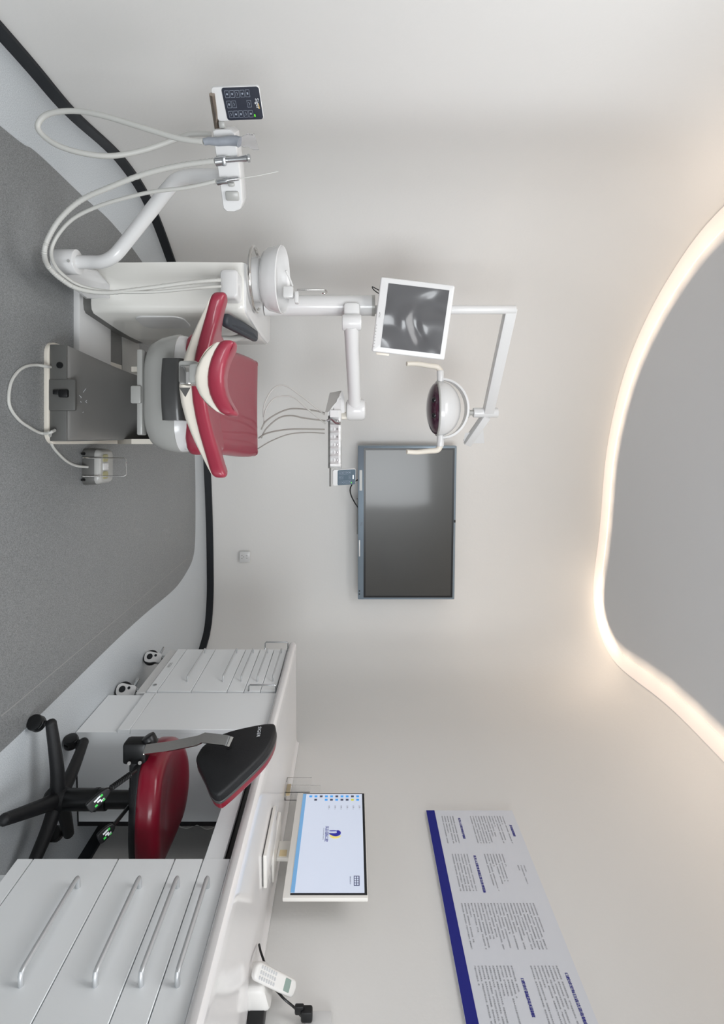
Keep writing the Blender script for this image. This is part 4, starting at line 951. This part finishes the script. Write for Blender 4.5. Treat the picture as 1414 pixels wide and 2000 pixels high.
loft(bm, rg); hb_ = finish('holder_block', bm, M['white'], t)
bm = NB()
for u in (.08, .155): box(bm, HB(u, -.035, hz1 - .028), (.012, .02, .02), er, ef, bev=.004)
box(bm, HB(el - .05, -.032, (hz0 + hz1) / 2 + .004), (.03, .012, .045), er, ef, bev=.006)
finish('holder_fork', bm, M['pgrey'], hb_)
bm = NB(); r0 = HB(.0, .0, P(250, 424, 1.68).z); r1 = P(184, 414, 1.585); tube(bm, [r0, r1], .0085, 14); finish('handle_rod', bm, M['brass'], t)
bm = NB(); box(bm, P(243, 434, 1.665), (.02, .02, .02), er, ef, bev=.005); finish('panel_joint', bm, M['pgrey'], t)
pn0 = P(171, 411, 1.575); pn1 = P(237, 428, 1.655)
rr_ = pn1 - pn0; rr_.z *= .35
panel('arm_control_panel', 'dark navy keypad panel at the left end of the assistant arm', pn0, rr_, UP * 1 + FW * .06, rr_.length, .142, .030, 'panel', 0)

# suction handpieces with hoses
A1 = [(835, 530), (750, 530), (680, 555), (560, 595), (440, 615), (330, 605), (230, 575), (165, 530), (150, 490), (190, 450), (290, 438), (400, 455), (550, 500), (700, 545), (800, 560)]
t = thing('saliva_ejector_hose', 'thick grey suction hose hanging in a long loop left of the arm', 'hose', P(230, 100, 1.66))
bm = NB(); tube(bm, hosepath(A1, .495, 0, 0, 1.76, 1.64, 6), .0085, 10); finish('hose', bm, M['hose'], t)
bm = NB(); tube(bm, [P(277, 398, 1.645), P(275, 408, 1.645), P(277, 425, 1.645), P(275, 445, 1.645), P(275, 462, 1.645), P(278, 468, 1.645)], .013, 16, rr=lambda s: .010 + .006 * s); finish('suction_grip', bm, M['agrey'], t)
bm = NB(); tube(bm, [P(276, 466, 1.645), P(277, 474, 1.645), P(274, 484, 1.645), P(278, 494, 1.645), P(276, 501, 1.645)], .02, 12, rr=lambda s: .012 + .012 * s); finish('film_sleeve', bm, M['film'], t)
B1 = [(845, 635), (700, 655), (560, 690), (430, 740), (320, 790), (240, 860), (190, 940), (175, 1000), (190, 1050), (240, 1100), (310, 1140), (420, 1155), (560, 1140), (750, 1115), (870, 1105)]
t = thing('corrugated_hose', 'pale corrugated suction hose curving outermost from the arm to the unit outlet', 'hose', P(400, 130, 1.8))
bm = NB(); ph_ = []
def depthmix(i, n, a=1.68, b=1.80, c=2.215):
    s = i / (n - 1); return a + (b - a) * min(1, s / .5) if s < .5 else b + (c - b) * ((s - .5) / .5)
sp1 = spline([P(.495 * y, .495 * x, depthmix(i, len(B1))) for i, (x, y) in enumerate(B1)], 16)
tube(bm, sp1, .0085, 10, rr=lambda s: .0085 + .0009 * math.sin(s * 240 * 2.6)); finish('hose', bm, M['hose'], t)
bm = NB(); tube(bm, [P(316, 421, 1.69), P(315, 430, 1.69), P(314, 440, 1.69)], .014, 14); box(bm, P(315, 438, 1.68), (.026, .02, .012), er, ef, bev=.003); tube(bm, [P(313, 440, 1.69), P(311, 465, 1.69), P(309, 484, 1.69)], .009, 14, rr=lambda s: .008 + (.003 if s > .9 else 0)); lathe(bm, P(309, 485, 1.69), [(.009, -.008), (.013, 0), (.011, .006), (.006, .007)], n=16); finish('suction_grip', bm, M['chrome'], t)
C1 = [(850, 715), (740, 740), (600, 757), (480, 785), (380, 817), (290, 862), (230, 925), (202, 990), (215, 1045), (255, 1090), (320, 1128), (430, 1150), (600, 1152), (800, 1135), (870, 1130)]
t = thing('smooth_hose', 'thin grey film-wrapped hose running inside the corrugated one', 'hose', P(400, 150, 1.8))
bm = NB(); tube(bm, spline([P(.495 * y, .495 * x, depthmix(i, len(C1), 1.72, 1.82)) for i, (x, y) in enumerate(C1)], 6), .0062, 10); finish('hose', bm, M['hose'], t)
bm = NB(); tube(bm, [P(356, 425, 1.73), P(354, 434, 1.725), P(353, 444, 1.725)], .010, 14); tube(bm, [P(352, 443, 1.725), P(349, 466, 1.725)], .006, 12); finish('suction_grip', bm, M['chrome'], t)
bm = NB(); tube(bm, [P(349, 466, 1.725), P(343, 505, 1.725), P(335, 543, 1.725)], .0015, 6); finish('thin_tip', bm, M['hose'], t)
